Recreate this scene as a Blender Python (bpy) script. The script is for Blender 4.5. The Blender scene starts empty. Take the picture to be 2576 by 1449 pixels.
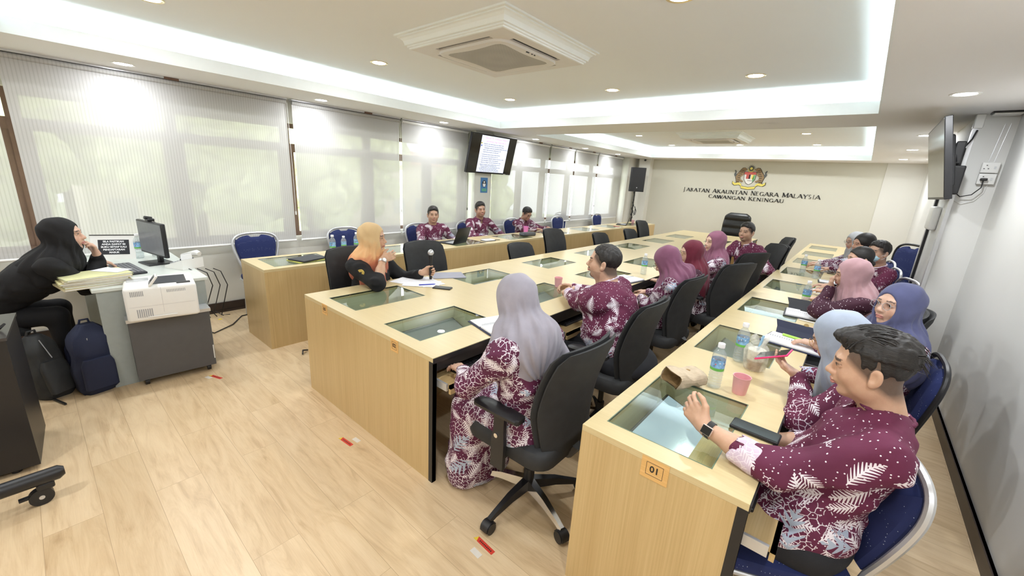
import bpy, math, random
import numpy as np
from math import sin, cos, pi, radians
from mathutils import Vector, Matrix

# ------------------------------------------------------------------ camera, world, exposure
SC = bpy.context.scene
COL = SC.collection
FPX = 1019.98
YAW, PITCH, ROLL, CZ = 0.6913, -0.2643, 0.06, 1.6528
_d = Vector((-sin(YAW)*cos(PITCH), cos(YAW)*cos(PITCH), sin(PITCH)))
_r = Vector((cos(YAW), sin(YAW), 0)); _u = _r.cross(_d)
_r2 = _r*cos(ROLL)+_u*sin(ROLL); _u2 = -_r*sin(ROLL)+_u*cos(ROLL)
cd = bpy.data.cameras.new('camera'); cam = bpy.data.objects.new('camera', cd); COL.objects.link(cam)
cd.sensor_width = 36.0; cd.lens = FPX*36.0/2576; cd.clip_start = 0.05; cd.clip_end = 200
cam.matrix_world = Matrix(((_r2.x, _u2.x, -_d.x, 0), (_r2.y, _u2.y, -_d.y, 0), (_r2.z, _u2.z, -_d.z, CZ), (0, 0, 0, 1)))
SC.camera = cam
SC.view_settings.view_transform = 'Standard'; SC.view_settings.look = 'None'
SC.view_settings.gamma = 1.0; SC.view_settings.use_curve_mapping = False
SC.view_settings.exposure = 1.0
SC.cycles.max_bounces = 8; SC.cycles.diffuse_bounces = 5; SC.cycles.transparent_max_bounces = 12
SC.cycles.caustics_reflective = False; SC.cycles.caustics_refractive = False
SC.cycles.sample_clamp_indirect = 6.0
W = bpy.data.worlds.new('sky'); SC.world = W; W.use_nodes = True
_bg = W.node_tree.nodes['Background']; _bg.inputs[0].default_value = (0.93, 0.97, 1.0, 1); _bg.inputs[1].default_value = 3.9
P_DOWN = 6.8; P_COVE = 1.2      # watts per downlight, watts per metre of cove strip

# ------------------------------------------------------------------ node helper
class NT:
    def __init__(s, name):
        s.m = bpy.data.materials.new(name); s.m.use_nodes = True; s.t = s.m.node_tree; s.n = s.t.nodes
        s.b = s.n['Principled BSDF']; s.o = s.n['Material Output']
    def add(s, ty, **k):
        n = s.n.new(ty)
        for a, b in k.items(): setattr(n, a, b)
        return n
    def put(s, sock, v):
        if isinstance(v, bpy.types.NodeSocket): s.t.links.new(v, sock)
        elif v is not None:
            if isinstance(v, (tuple, list)) and len(v) == 3 and sock.type == 'RGBA': v = (*v, 1)
            sock.default_value = v
    def math(s, op, a, b=None, c=None, clamp=False):
        n = s.add('ShaderNodeMath', operation=op); n.use_clamp = clamp
        s.put(n.inputs[0], a); s.put(n.inputs[1], b)
        if c is not None: s.put(n.inputs[2], c)
        return n.outputs[0]
    def coord(s, what='Object'): return s.add('ShaderNodeTexCoord').outputs[what]
    def mapping(s, vec, scale=(1, 1, 1), loc=(0, 0, 0), rot=(0, 0, 0)):
        n = s.add('ShaderNodeMapping'); s.put(n.inputs[0], vec)
        n.inputs['Location'].default_value = loc; n.inputs['Rotation'].default_value = rot; n.inputs['Scale'].default_value = scale
        return n.outputs[0]
    def noise(s, vec, scale=5, detail=3, rough=.5, dist=0, out=0):
        n = s.add('ShaderNodeTexNoise'); s.put(n.inputs['Vector'], vec); n.inputs['Scale'].default_value = scale
        n.inputs['Detail'].default_value = detail; n.inputs['Roughness'].default_value = rough; n.inputs['Distortion'].default_value = dist
        return n.outputs[out]
    def voro(s, vec, scale=5, feature='F1', dims='2D', out='Distance', rnd=1.0):
        n = s.add('ShaderNodeTexVoronoi', feature=feature, voronoi_dimensions=dims); s.put(n.inputs['Vector'], vec)
        n.inputs['Scale'].default_value = scale; n.inputs['Randomness'].default_value = rnd
        return n.outputs[out]
    def ramp(s, fac, stops):
        n = s.add('ShaderNodeValToRGB'); s.put(n.inputs[0], fac); e = n.color_ramp.elements
        while len(e) < len(stops): e.new(.5)
        for i, (p, c) in enumerate(stops): e[i].position = p; e[i].color = (*c, 1) if len(c) == 3 else c
        return n.outputs[0]
    def mix(s, f, a, b, mode='MIX'):
        n = s.add('ShaderNodeMix', data_type='RGBA', blend_type=mode); s.put(n.inputs[0], f); s.put(n.inputs[6], a); s.put(n.inputs[7], b)
        return n.outputs[2]
    def vmath(s, op, a, b=None):
        n = s.add('ShaderNodeVectorMath', operation=op); s.put(n.inputs[0], a); s.put(n.inputs[1], b); return n.outputs[0]
    def bump(s, h, strength=.2, dist=.01):
        n = s.add('ShaderNodeBump'); n.inputs['Strength'].default_value = strength; n.inputs['Distance'].default_value = dist
        s.put(n.inputs['Height'], h); s.t.links.new(n.outputs[0], s.b.inputs['Normal'])
    def set(s, color=None, rough=.5, metal=0, **k):
        if color is not None: s.put(s.b.inputs['Base Color'], color)
        s.put(s.b.inputs['Roughness'], rough); s.b.inputs['Metallic'].default_value = metal
        for a, v in k.items(): s.put(s.b.inputs[a.replace('_', ' ')], v)
        return s.m
def plain(name, c, rough=.5, metal=0, var=.04, scale=20, bump=0, bscale=150, **k):
    """procedural: base colour with slight noise variation and optional fine bump"""
    n = NT(name); v = n.noise(n.coord(), scale, 3)
    lo = tuple(max(0, x*(1-var)) for x in c); hi = tuple(min(1, x*(1+var)) for x in c)
    col = n.ramp(v, [(.3, lo), (.7, hi)])
    if bump: n.bump(n.noise(n.coord(), bscale, 2), bump, .002)
    return n.set(col, rough, metal, **k)
def emis(name, c, st):
    n = NT(name); v = n.noise(n.coord(), 3, 1); col = n.ramp(v, [(0, c), (1, tuple(x*.98 for x in c))])
    n.set((0, 0, 0), .5); n.put(n.b.inputs['Emission Color'], col); n.b.inputs['Emission Strength'].default_value = st; return n.m

M = {}
M['wall_cream'] = plain('wall_cream', (.72, .71, .655), .75, scale=1.5, var=.015, bump=.05)
M['wall_far'] = plain('wall_far', (.63, .615, .525), .75, scale=1.5, var=.015, bump=.05)
M['wall_white'] = plain('wall_white', (.70, .70, .68), .7, scale=1.2, var=.02, bump=.05)
M['ceil_low'] = plain('ceiling_soffit', (.87, .86, .86), .85, scale=1, var=.01)
M['ceil_up'] = plain('ceiling_upper', (.86, .87, .88), .85, scale=1, var=.01)
M['fascia'] = plain('fascia_white', (.82, .84, .83), .6, var=.01)
M['white'] = plain('white_plastic', (.82, .82, .80), .35, var=.01)
M['ac_white'] = plain('ac_panel', (.74, .70, .66), .45, var=.01)
M['trimw'] = plain('moulding_white', (.86, .87, .84), .6, var=.01)
M['dark'] = plain('black_plastic', (.013, .013, .015), .4, var=.1, bump=.05)
M['blackgap'] = plain('black_gap', (.006, .006, .008), .6)
M['skirt'] = plain('skirting_dark', (.035, .022, .018), .4, var=.2, scale=8)
M['brown'] = plain('window_frame_brown', (.16, .09, .06), .5, var=.05)
M['metal'] = plain('chrome', (.75, .75, .76), .15, 1.0, var=.02)
M['alu'] = plain('aluminium', (.62, .63, .65), .35, .6, var=.02)
M['greypl'] = plain('grey_plastic', (.35, .36, .38), .45)
M['paper'] = plain('white_paper', (.86, .87, .90), .8, var=.01)
M['skinless'] = None

def floor_mat():
    n = NT('laminate_floor'); c = n.coord()
    br = n.add('ShaderNodeTexBrick'); n.put(br.inputs['Vector'], c)
    br.offset = .37; br.inputs['Scale'].default_value = 1; br.inputs['Brick Width'].default_value = 1.22
    br.inputs['Row Height'].default_value = .192; br.inputs['Mortar Size'].default_value = .0012; br.inputs['Mortar Smooth'].default_value = .3
    br.inputs['Color1'].default_value = (0, 0, 0, 1); br.inputs['Color2'].default_value = (1, 1, 1, 1); br.inputs['Mortar'].default_value = (.5, .5, .5, 1)
    shift = n.vmath('ADD', c, n.vmath('MULTIPLY', br.outputs['Color'], (7.3, 3.1, 5.7)))
    g = n.noise(n.mapping(shift, (.9, 6, 1)), 2.0, 6, .60, 1.9)
    fine = n.noise(n.mapping(shift, (4, 90, 1)), 3, 3, .5, .3)
    col = n.ramp(g, [(.22, (.34, .21, .10)), (.42, (.59, .43, .25)), (.55, (.69, .53, .33)), (.80, (.76, .61, .40))])
    col = n.mix(.20, col, n.ramp(fine, [(.3, (.45, .29, .15)), (.7, (.76, .58, .36))]))
    col = n.mix(.30, col, n.mix(br.outputs['Color'], (.55, .38, .21), (.80, .62, .41)))
    col = n.mix(n.math('MULTIPLY', br.outputs['Fac'], .55), col, (.30, .19, .10))
    n.bump(n.math('ADD', n.math('MULTIPLY', fine, .3), n.math('MULTIPLY', br.outputs['Fac'], -1.0)), .08, .002)
    return n.set(col, n.math('ADD', n.math('MULTIPLY', fine, .15), .27), 0)
M['floor'] = floor_mat()
def wood(name, axis, a, b, c3):
    """fine straight grain running along one axis"""
    n = NT(name); s = [160, 160, 160]; s[axis] = 2.2
    g = n.noise(n.mapping(n.coord(), tuple(s)), 1, 4, .6, .15)
    s2 = [14, 14, 14]; s2[axis] = .8
    g2 = n.noise(n.mapping(n.coord(), tuple(s2)), 1, 2, .5)
    col = n.mix(.3, n.ramp(g, [(.3, a), (.55, b), (.75, c3)]), n.ramp(g2, [(.3, a), (.7, c3)]))
    n.bump(g, .03, .001); return n.set(col, .32)
WA, WB, WC = (.50, .35, .155), (.59, .425, .205), (.65, .49, .25)
M['woodv'] = wood('table_wood_vertical', 2, WA, WB, WC)
M['woodt'] = wood('table_wood_top', 0, (.58, .46, .25), (.63, .51, .28), (.67, .55, .31))
M['woody'] = wood('table_wood_lengthwise', 1, WA, WB, WC)
M['pine'] = wood('label_wood', 0, (.66, .38, .12), (.76, .46, .17), (.84, .55, .24))
def glass_mat(name, tint, fr=1.45, rough=0.0, gl=(1, 1, 1), milky=0):
    n = NT(name); tr = n.add('ShaderNodeBsdfTransparent'); n.put(tr.inputs[0], tint)
    g = n.add('ShaderNodeBsdfGlossy'); n.put(g.inputs[0], gl); g.inputs['Roughness'].default_value = rough
    f = n.add('ShaderNodeFresnel'); f.inputs[0].default_value = fr
    gg = n.add('ShaderNodeNewGeometry')
    fac = n.math('MULTIPLY', n.math('ADD', f.outputs[0], n.math('MULTIPLY', n.noise(n.coord(), 2, 1), .004)), n.math('SUBTRACT', 1.0, gg.outputs['Backfacing']))
    mx = n.add('ShaderNodeMixShader'); n.put(mx.inputs[0], fac); n.t.links.new(tr.outputs[0], mx.inputs[1]); n.t.links.new(g.outputs[0], mx.inputs[2])
    if milky:
        df = n.add('ShaderNodeBsdfDiffuse'); df.inputs[0].default_value = (.85, .88, .9, 1); m2 = n.add('ShaderNodeMixShader'); m2.inputs[0].default_value = milky
        n.t.links.new(mx.outputs[0], m2.inputs[1]); n.t.links.new(df.outputs[0], m2.inputs[2]); mx = m2
    n.t.links.new(mx.outputs[0], n.o.inputs[0]); return n.m
M['glass'] = glass_mat('desk_glass', (.90, .95, .91), 1.9)
M['pane'] = glass_mat('window_pane', (.95, .97, .97), 1.3)
M['lens'] = glass_mat('lens_glass', (.93, .93, .93), 1.3)
M['pet'] = glass_mat('clear_pet', (.86, .90, .91), 1.8, milky=.16)
def blind_mat():
    n = NT('roller_blind_fabric')
    s = n.add('ShaderNodeTexWave', wave_type='BANDS', bands_direction='Y'); n.put(s.inputs['Vector'], n.coord()); s.inputs['Scale'].default_value = 14
    s.inputs['Distortion'].default_value = .3
    col = n.ramp(s.outputs['Fac'], [(0, (.47, .465, .455)), (.25, (.54, .535, .53)), (1, (.56, .555, .55))])
    d = n.add('ShaderNodeBsdfDiffuse'); n.put(d.inputs[0], col)
    t = n.add('ShaderNodeBsdfTranslucent'); n.put(t.inputs[0], n.mix(1.0, col, (1.0, .95, .90), 'MULTIPLY'))
    tr = n.add('ShaderNodeBsdfTransparent'); n.put(tr.inputs[0], (1, 1, 1))
    a = n.add('ShaderNodeMixShader'); a.inputs[0].default_value = .13; n.t.links.new(d.outputs[0], a.inputs[1]); n.t.links.new(t.outputs[0], a.inputs[2])
    b = n.add('ShaderNodeMixShader'); b.inputs[0].default_value = .055; n.t.links.new(a.outputs[0], b.inputs[1]); n.t.links.new(tr.outputs[0], b.inputs[2])
    n.t.links.new(b.outputs[0], n.o.inputs[0]); return n.m
M['blind'] = blind_mat()

# ------------------------------------------------------------------ mesh helpers
class MB:
    def __init__(s): s.v = []; s.f = []; s.mi = []; s.X = None
    def raw(s, v, f, mi=0, X=None):
        o = len(s.v)
        X = X if X is not None else s.X
        for p in v: s.v.append(tuple(X @ Vector(p)) if X is not None else tuple(p))
        for q in f: s.f.append(tuple(i+o for i in q)); s.mi.append(mi)
        return s
    def box(s, x0, x1, y0, y1, z0, z1, mi=0, X=None):
        v = [(x, y, z) for z in (z0, z1) for y in (y0, y1) for x in (x0, x1)]
        return s.raw(v, [(0, 2, 3, 1), (4, 5, 7, 6), (0, 1, 5, 4), (2, 6, 7, 3), (0, 4, 6, 2), (1, 3, 7, 5)], mi, X)
    def loft(s, rings, mi=0, cap=True, X=None):
        n = len(rings[0]); v = [p for r in rings for p in r]; f = []
        for i in range(len(rings)-1):
            for j in range(n):
                k = (j+1) % n; f.append((i*n+j, i*n+k, (i+1)*n+k, (i+1)*n+j))
        if cap: f.append(tuple(reversed(range(n)))); f.append(tuple((len(rings)-1)*n+j for j in range(n)))
        return s.raw(v, f, mi, X)
    def rbox(s, x0, x1, y0, y1, z0, z1, r=.01, mi=0, X=None, n=3):
        """rounded box: rounded rect rings stacked in z with eased ends"""
        cx, cy, w, d = (x0+x1)/2, (y0+y1)/2, (x1-x0)/2, (y1-y0)/2; rr = min(r, w*.99, d*.99, (z1-z0)/2)
        R = []
        st = [(z0+rr*(1-cos(a)), rr*(1-sin(a))) for a in np.linspace(0, pi/2, n+1)]
        st += [(z1-rr*(1-cos(a)), rr*(1-sin(a))) for a in np.linspace(pi/2, 0, n+1)]
        for z, ins in st: R.append([(cx+a, cy+b, z) for a, b in rrect(w-ins, d-ins, max(rr-ins*.5, .0005), n)])
        return s.loft(R, mi, True, X)
    def cyl(s, a, b, r, r2=None, n=16, mi=0, X=None):
        return s.tube([a, b], [r, r if r2 is None else r2], n, mi, X)
    def tube(s, pts, r, n=8, mi=0, X=None, closed=False):
        P = [Vector(p) for p in pts]; m = len(P); R = r if isinstance(r, (list, tuple)) else [r]*m
        rings = []; pu = None
        for i in range(m):
            if closed: t = P[(i+1) % m]-P[i-1]
            else: t = P[min(i+1, m-1)]-P[max(i-1, 0)]
            t = t.normalized() if t.length > 1e-9 else Vector((0, 0, 1))
            if pu is None:
                pu = Vector((0, 0, 1)) if abs(t.z) < .9 else Vector((1, 0, 0))
            u = (pu-t*pu.dot(t)).normalized(); w = t.cross(u); pu = u
            rings.append([tuple(P[i]+(u*cos(2*pi*j/n)+w*sin(2*pi*j/n))*R[i]) for j in range(n)])
        if closed: rings.append(rings[0]); return s.loft(rings, mi, False, X)
        return s.loft(rings, mi, True, X)
    def lathe(s, prof, n=24, c=(0, 0, 0), mi=0, X=None, cap=True):
        return s.loft([[(c[0]+r*cos(2*pi*j/n), c[1]+r*sin(2*pi*j/n), c[2]+z) for j in range(n)] for r, z in prof], mi, cap, X)
    def poly(s, pts, t=.002, mi=0, X=None):
        """extruded 2D polygon in the local xy plane"""
        n = len(pts); v = [(a, b, 0) for a, b in pts]+[(a, b, t) for a, b in pts]
        f = [tuple(reversed(range(n))), tuple(range(n, 2*n))]+[(i, (i+1) % n, n+(i+1) % n, n+i) for i in range(n)]
        return s.raw(v, f, mi, X)
    def ell(s, c, r, n=12, mi=0, X=None):
        R = [[(c[0]+r[0]*sin(a)*cos(2*pi*j/n), c[1]+r[1]*sin(a)*sin(2*pi*j/n), c[2]-r[2]*cos(a)) for j in range(n)] for a in np.linspace(.05, pi-.05, max(5, n//2+1))]
        return s.loft(R, mi, True, X)
    def build(s, name, mat, parent=None, smooth=False, loc=None, rz=0):
        me = bpy.data.meshes.new(name); me.from_pydata(s.v, [], s.f); me.validate()
        mats = mat if isinstance(mat, (list, tuple)) else [mat]
        for m_ in mats: me.materials.append(m_)
        if len(mats) > 1 and len(me.polygons) == len(s.mi): me.polygons.foreach_set('material_index', s.mi)
        bm_fix(me)
        if smooth:
            me.polygons.foreach_set('use_smooth', [True]*len(me.polygons))
            try: me.set_sharp_from_angle(angle=radians(38))
            except Exception: pass
        o = bpy.data.objects.new(name, me); COL.objects.link(o)
        if parent is not None: o.parent = parent
        if loc is not None: o.location = loc
        o.rotation_euler.z = rz
        return o
import bmesh
def bm_fix(me):
    b = bmesh.new(); b.from_mesh(me); bmesh.ops.recalc_face_normals(b, faces=b.faces); b.to_mesh(me); b.free()
def rrect(w, d, r, n=3):
    out = []
    for cx, cy, a0 in ((w-r, d-r, 0), (-w+r, d-r, pi/2), (-w+r, -d+r, pi), (w-r, -d+r, 3*pi/2)):
        for k in range(n+1):
            a = a0+pi/2*k/n; out.append((cx+r*cos(a), cy+r*sin(a)))
    return out
def T(x=0, y=0, z=0, rz=0, rx=0, ry=0):
    return Matrix.Translation((x, y, z)) @ Matrix.Rotation(rz, 4, 'Z') @ Matrix.Rotation(ry, 4, 'Y') @ Matrix.Rotation(rx, 4, 'X')
def tag(o, label=None, cat=None, group=None, kind=None):
    if label: o['label'] = label
    if cat: o['category'] = cat
    if group: o['group'] = group
    if kind: o['kind'] = kind
    return o
def empty(name, loc=(0, 0, 0), rz=0, label=None, cat=None, group=None):
    o = bpy.data.objects.new(name, None); COL.objects.link(o); o.location = loc; o.rotation_euler.z = rz
    o.empty_display_size = .05
    return tag(o, label, cat, group)
def kids(o): return [c for c in bpy.data.objects if c.parent == o]
def copy_tree(o, parent=None, loc=None, rz=None, label=None, group=None):
    c = o.copy(); COL.objects.link(c)
    if parent is not None: c.parent = parent
    for ch in KID.get(o.name, None) or kids(o): copy_tree(ch, c)
    if loc is not None: c.location = loc
    if rz is not None: c.rotation_euler.z = rz
    if label: c['label'] = label
    if group: c['group'] = group
    return c
KID = {}
def struct(mb, name, mat, **k):
    o = mb.build(name, mat, **k); o['kind'] = 'structure'; return o
def slab(mb, xs, ys, z0, z1, holes, mi=0):
    """box with rectangular holes; xs, ys = (lo, hi)"""
    X = sorted({xs[0], xs[1], *[h[0] for h in holes], *[h[1] for h in holes]}); Y = sorted({ys[0], ys[1], *[h[2] for h in holes], *[h[3] for h in holes]})
    solid = lambda i, j: 0 <= i < len(X)-1 and 0 <= j < len(Y)-1 and not any(h[0] <= (X[i]+X[i+1])/2 <= h[1] and h[2] <= (Y[j]+Y[j+1])/2 <= h[3] for h in holes)
    for i in range(len(X)-1):
        for j in range(len(Y)-1):
            if not solid(i, j): continue
            a, b, c, d = X[i], X[i+1], Y[j], Y[j+1]
            mb.raw([(a, c, z1), (b, c, z1), (b, d, z1), (a, d, z1)], [(0, 1, 2, 3)], mi); mb.raw([(a, c, z0), (b, c, z0), (b, d, z0), (a, d, z0)], [(3, 2, 1, 0)], mi)
            for (p, q, di, dj) in (((a, c), (b, c), 0, -1), ((b, c), (b, d), 1, 0), ((b, d), (a, d), 0, 1), ((a, d), (a, c), -1, 0)):
                if not solid(i+di, j+dj): mb.raw([(*p, z0), (*q, z0), (*q, z1), (*p, z1)], [(0, 1, 2, 3)], mi)
def text_obj(body, size, mat, name, parent=None, X=None, align='CENTER', ext=.0006, bold=0.0, spacing=1.0, sx=1.0):
    cu = bpy.data.curves.new(name, 'FONT'); cu.body = body; cu.size = size; cu.align_x = align; cu.align_y = 'CENTER'
    cu.extrude = ext; cu.offset = bold; cu.space_character = spacing; cu.resolution_u = 3
    o = bpy.data.objects.new(name, cu); me = bpy.data.meshes.new_from_object(o); bpy.data.objects.remove(o); bpy.data.curves.remove(cu)
    me.materials.clear(); me.materials.append(mat)
    if X is not None: me.transform(X @ Matrix.Diagonal((sx, 1, 1, 1)))
    o = bpy.data.objects.new(name, me); COL.objects.link(o)
    if parent is not None: o.parent = parent
    return o
def facing(loc, n, tilt=0):
    """matrix whose local xy plane faces direction n (horizontal angle), local y = up"""
    a = n; nx, ny = cos(a), sin(a)
    R = Matrix(((-ny, 0, nx, 0), (nx, 0, ny, 0), (0, 1, 0, 0), (0, 0, 0, 1)))
    return Matrix.Translation(loc) @ R @ Matrix.Rotation(tilt, 4, 'X')
# ------------------------------------------------------------------ room shell
HC, HF, HU = 2.376, 2.478, 2.62
XW, XR, YF, YN = -5.28, .79, 11.34, -4.0
R1 = (-4.50, -.061, .06, 4.923); R2 = (-4.45, -.061, 5.743, 10.70)
struct(MB().box(XW-.3, XR+.2, YN-.1, YF+.2, -.1, 0), 'floor', M['floor'])
mb = MB(); slab(mb, (XW-.3, XR+.2), (YN-.1, YF+.2), HC, HC+.02, [R1, R2]); struct(mb, 'ceiling', M['ceil_low'])
struct(MB().box(XW-.3, XR+.2, YN-.1, YF+.2, HU, HU+.1), 'ceiling', M['ceil_up'])
for k, R in enumerate((R1, R2)):
    mb = MB(); x0, x1, y0, y1 = R
    t = .012
    mb.box(x0-.001, x0+t, y0-.001, y1+.001, HC-.001, HF); mb.box(x1-t, x1+.001, y0-.001, y1+.001, HC-.001, HF)
    mb.box(x0+t, x1-t, y0-.001, y0+t, HC-.001, HF); mb.box(x0+t, x1-t, y1-t, y1+.001, HC-.001, HF)
    struct(mb, 'trim_%d' % (k+1), M['fascia'])
    mb = MB(); g = .15
    mb.box(x0-g-.02, x0-g, y0-g, y1+g, HC+.02, HU); mb.box(x1+g, x1+g+.02, y0-g, y1+g, HC+.02, HU)
    mb.box(x0-g, x1+g, y0-g-.02, y0-g, HC+.02, HU); mb.box(x0-g, x1+g, y1+g, y1+g+.02, HC+.02, HU)
    struct(mb, 'trim_%d' % (k+3), M['fascia'])
    # led strips lying on the ledge behind the fascia: one thing with its lamps
    e = empty('cove_light', ((x0+x1)/2, (y0+y1)/2, HC+.03), 0, 'hidden cool white strip light washing the %s ceiling recess' % ('near' if k == 0 else 'far'), 'strip light')
    mb = MB(); cx, cy, cz = e.location; w = .03
    segs = [((x0-.07), (y0+y1)/2, w, y1-y0), ((x1+.07), (y0+y1)/2, w, y1-y0), ((x0+x1)/2, y0-.07, x1-x0, w), ((x0+x1)/2, y1+.07, x1-x0, w)]
    for (a, b, sx, sy) in segs:
        mb.box(a-cx-sx/2, a-cx+sx/2, b-cy-sy/2, b-cy+sy/2, -.006, .004)
        ld = bpy.data.lights.new('led_strip', 'AREA'); ld.shape = 'RECTANGLE'; ld.size = sx; ld.size_y = sy
        ld.energy = P_COVE*max(sx, sy); ld.color = (.76, .95, 1.0)
        lo = bpy.data.objects.new('led_strip', ld); COL.objects.link(lo); lo.parent = e; lo.location = (a-cx, b-cy, .012); lo.rotation_euler = (pi, 0, 0)
    mb.build('led_strip', M['white'], e)

# far wall, right wall with pillar, near wall
mb = MB(); mb.box(XW-.3, .192, YF, YF+.2, 0, HU); struct(mb, 'wall_far', M['wall_far'])
struct(MB().box(.192, XR, YF-.02, YF+.2, 0, HU), 'wall_far_return', M['wall_cream'])
mb = MB(); mb.box(XR, XR+.2, YN, YF+.2, 0, HU); struct(mb, 'wall_right', M['wall_white'])
struct(MB().box(.573, XR+.01, 5.17, 6.35, 0, HC), 'wall_right_pillar', M['wall_white'])
struct(MB().box(XW-.3, XR+.2, YN-.1, YN, 0, HU), 'wall_near', M['wall_cream'])
struct(MB().box(-4.93, -4.62, 11.12, YF, 0, HC).box(-5.3, -5.08, 10.8, YF, 0, HC), 'wall_far_corner', M['wall_cream'])
mb = MB().box(XR-.014, XR, YN, 5.17, 0, .1).box(.559, .573, 5.156, 6.36, 0, .1).box(.573, XR, 5.156, 5.17, 0, .1).box(XR-.014, XR, 6.36, YF, 0, .1)
mb.box(XR-.02, XR, YN, 5.17, .085, .1)
struct(mb, 'baseboard_right', M['skirt'])
struct(MB().box(-4.6, .192, YF-.014, YF, 0, .1).box(.192, XR, YF-.034, YF-.02, 0, .1), 'baseboard_far', M['skirt'])
struct(MB().box(XW, XW+.02, YN, YF, 0, .11).box(XW, XW+.03, YN, YF, 0, .025), 'baseboard_left', M['skirt'])
# window wall
SILL, HEAD = .80, 2.12
WINS = [(-3.1, -1.42), (-1.38, -.02), (.02, 2.10), (2.14, 3.60), (3.62, 4.93), (5.52, 7.26), (7.30, 8.24), (8.28, 9.30), (9.34, 10.68)]
wy = [(-3.2, 4.95), (5.50, 10.70)]
mb = MB(); mb.box(XW-.2, XW, YN-.1, YF+.2, 0, SILL); mb.box(XW-.2, XW, YN-.1, YF+.2, HEAD, HU)
mb.box(XW-.2, XW, YN-.1, wy[0][0], SILL, HEAD); mb.box(XW-.2, XW, wy[0][1], wy[1][0], SILL, HEAD); mb.box(XW-.2, XW, wy[1][1], YF+.2, SILL, HEAD)
struct(mb, 'wall_left', M['wall_cream'])
struct(MB().box(XW, -5.10, 5.0, 5.41, 0, HC), 'wall_left_pillar', plain('pillar_grey', (.66, .66, .60), .7, var=.01))
wi = 0
for cuts in ([-3.2, -2.12, -1.06, .05, 1.05, 2.11, 3.17, 4.20, 4.95], [5.50, 6.50, 7.28, 8.26, 9.32, 10.70]):
    for y0, y1 in zip(cuts[:-1], cuts[1:]):
        wi += 1; L = y1-y0
        e = empty('window_%d' % wi, (XW-.1, (y0+y1)/2, SILL)); e['kind'] = 'structure'
        w = L/2; h = HEAD-SILL
        mb = MB(); f = .045; tz = 1.80-SILL
        mb.box(-.03, .03, -w, -w+f, 0, h); mb.box(-.03, .03, w-f, w, 0, h)
        mb.box(-.028, .028, -w, w, 0, .05); mb.box(-.028, .028, -w, w, h-.05, h); mb.box(-.028, .028, -w, w, tz, tz+.095)
        mb.box(-.02, .02, -w+f, -w+f+.04, .05, tz); mb.box(-.02, .02, w-f-.04, w-f, .05, tz)
        mb.build('window_frame', M['brown'], e)
        MB().box(-.004, .004, -w+f, w-f, .05, h-.05).build('pane', M['pane'], e)
# roller blinds
lab = ['wholly behind the camera, past the left edge', 'cut off by the left edge of the photo', 'behind the woman in black and the desk monitor', 'behind the blue chair and the orange headscarf', 'behind the leftmost seated man, just before the pillar',
       'directly right of the hanging screen', 'second after the hanging screen', 'third after the hanging screen', 'last before the loudspeaker']
dots = [1.075, 3.10, 6.9, 8.0, 9.05, 10.2]
for i, (a, b) in enumerate(WINS):
    e = empty('roller_blind', (XW+.07, (a+b)/2, HC), 0, 'off-white translucent roller blind, '+lab[i], 'blind', 'roller blinds over the windows')
    w = (b-a)/2-.012; zb = .765-HC
    mb = MB(); n = 40
    mb.raw([(0, -w, zb), (0, w, zb), (0, w, -.05), (0, -w, -.05)], [(0, 1, 2, 3)]); mb.build('fabric', M['blind'], e)
    MB().cyl((0, -w, -.04), (0, w, -.04), .022, n=12).build('roller', M['blind'] if i < 4 else M['white'], e, True)
    MB().tube([(0, -w, zb), (0, w, zb)], .012, 8).build('bottom_bar', M['white'], e, True)
    MB().box(-.045, .03, -w-.01, w+.01, -.018, 0).build('head_rail', M['alu'], e)
    if i in (2, 3, 4, 5, 6, 7): MB().tube([(.02, w+.006, -.05), (.02, w+.012, -.8), (.021, w+.01, zb+.35)], .0025, 5, 0).tube([(.022, w+.01, zb+.35), (.022, w+.01, zb+.31)], .008, 6).build('pull_chain', M['dark'] if i > 3 else M['white'], e)
    for y in dots:
        if a < y < b: MB().box(.0, .034, y-(a+b)/2-.055, y-(a+b)/2+.055, -.022, -.002).build('bracket', M['brown'], e)
# pillar: trunking, poster
tag(MB().box(.548, .575, 5.155, 5.20, .1, HC-.11).build('cable_trunking', M['alu']), 'long grey plastic cable trunking down the edge of the right pillar', 'cable trunking')
tag(MB().rbox(.545, .60, 5.145, 5.21, HC-.11, HC-.002, .006).build('junction_box', M['white'], smooth=True), 'small white box at the ceiling above the cable trunking', 'junction box')

# outside: ground, trees, low buildings
tag(MB().box(-60, XW-.9, -40, 50, -3.3, -3.2).build('lawn', plain('outside_lawn', (.55, .6, .35), .9, scale=.6, var=.3)), 'green lawn outside below the windows', 'lawn', kind='structure')
leaf = plain('leaves', (.56, .60, .32), .8, var=.45, scale=3)
bark = plain('bark', (.15, .1, .06), .9)
random.seed(4)
def tree(x, y, h, r, label):
    e = empty('tree', (x, y, -3.2), 0, label, 'tree', 'trees outside the windows')
    mb = MB().tube([(0, 0, 0), (.1, .05, h*.4), (0, .1, h*.7)], [.2, .15, .08], 8); mb.build('trunk', bark, e, True)
    mb = MB()
    for k in range(60):
        a, b, q = random.uniform(0, 2*pi), random.uniform(-1, 1), random.uniform(.3, 1)
        s = r*random.uniform(.18, .38); c = (cos(a)*r*.7*q, sin(a)*r*.7*q, h*.72+b*r*.75)
        n = 9; R = [[(c[0]+s*sin(t)*cos(2*pi*j/n)*random.uniform(.8, 1.2), c[1]+s*sin(t)*sin(2*pi*j/n)*random.uniform(.8, 1.2), c[2]-s*cos(t)) for j in range(n)] for t in np.linspace(.1, pi-.1, 6)]
        mb.loft(R)
    mb.build('foliage', leaf, e, True)
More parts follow.
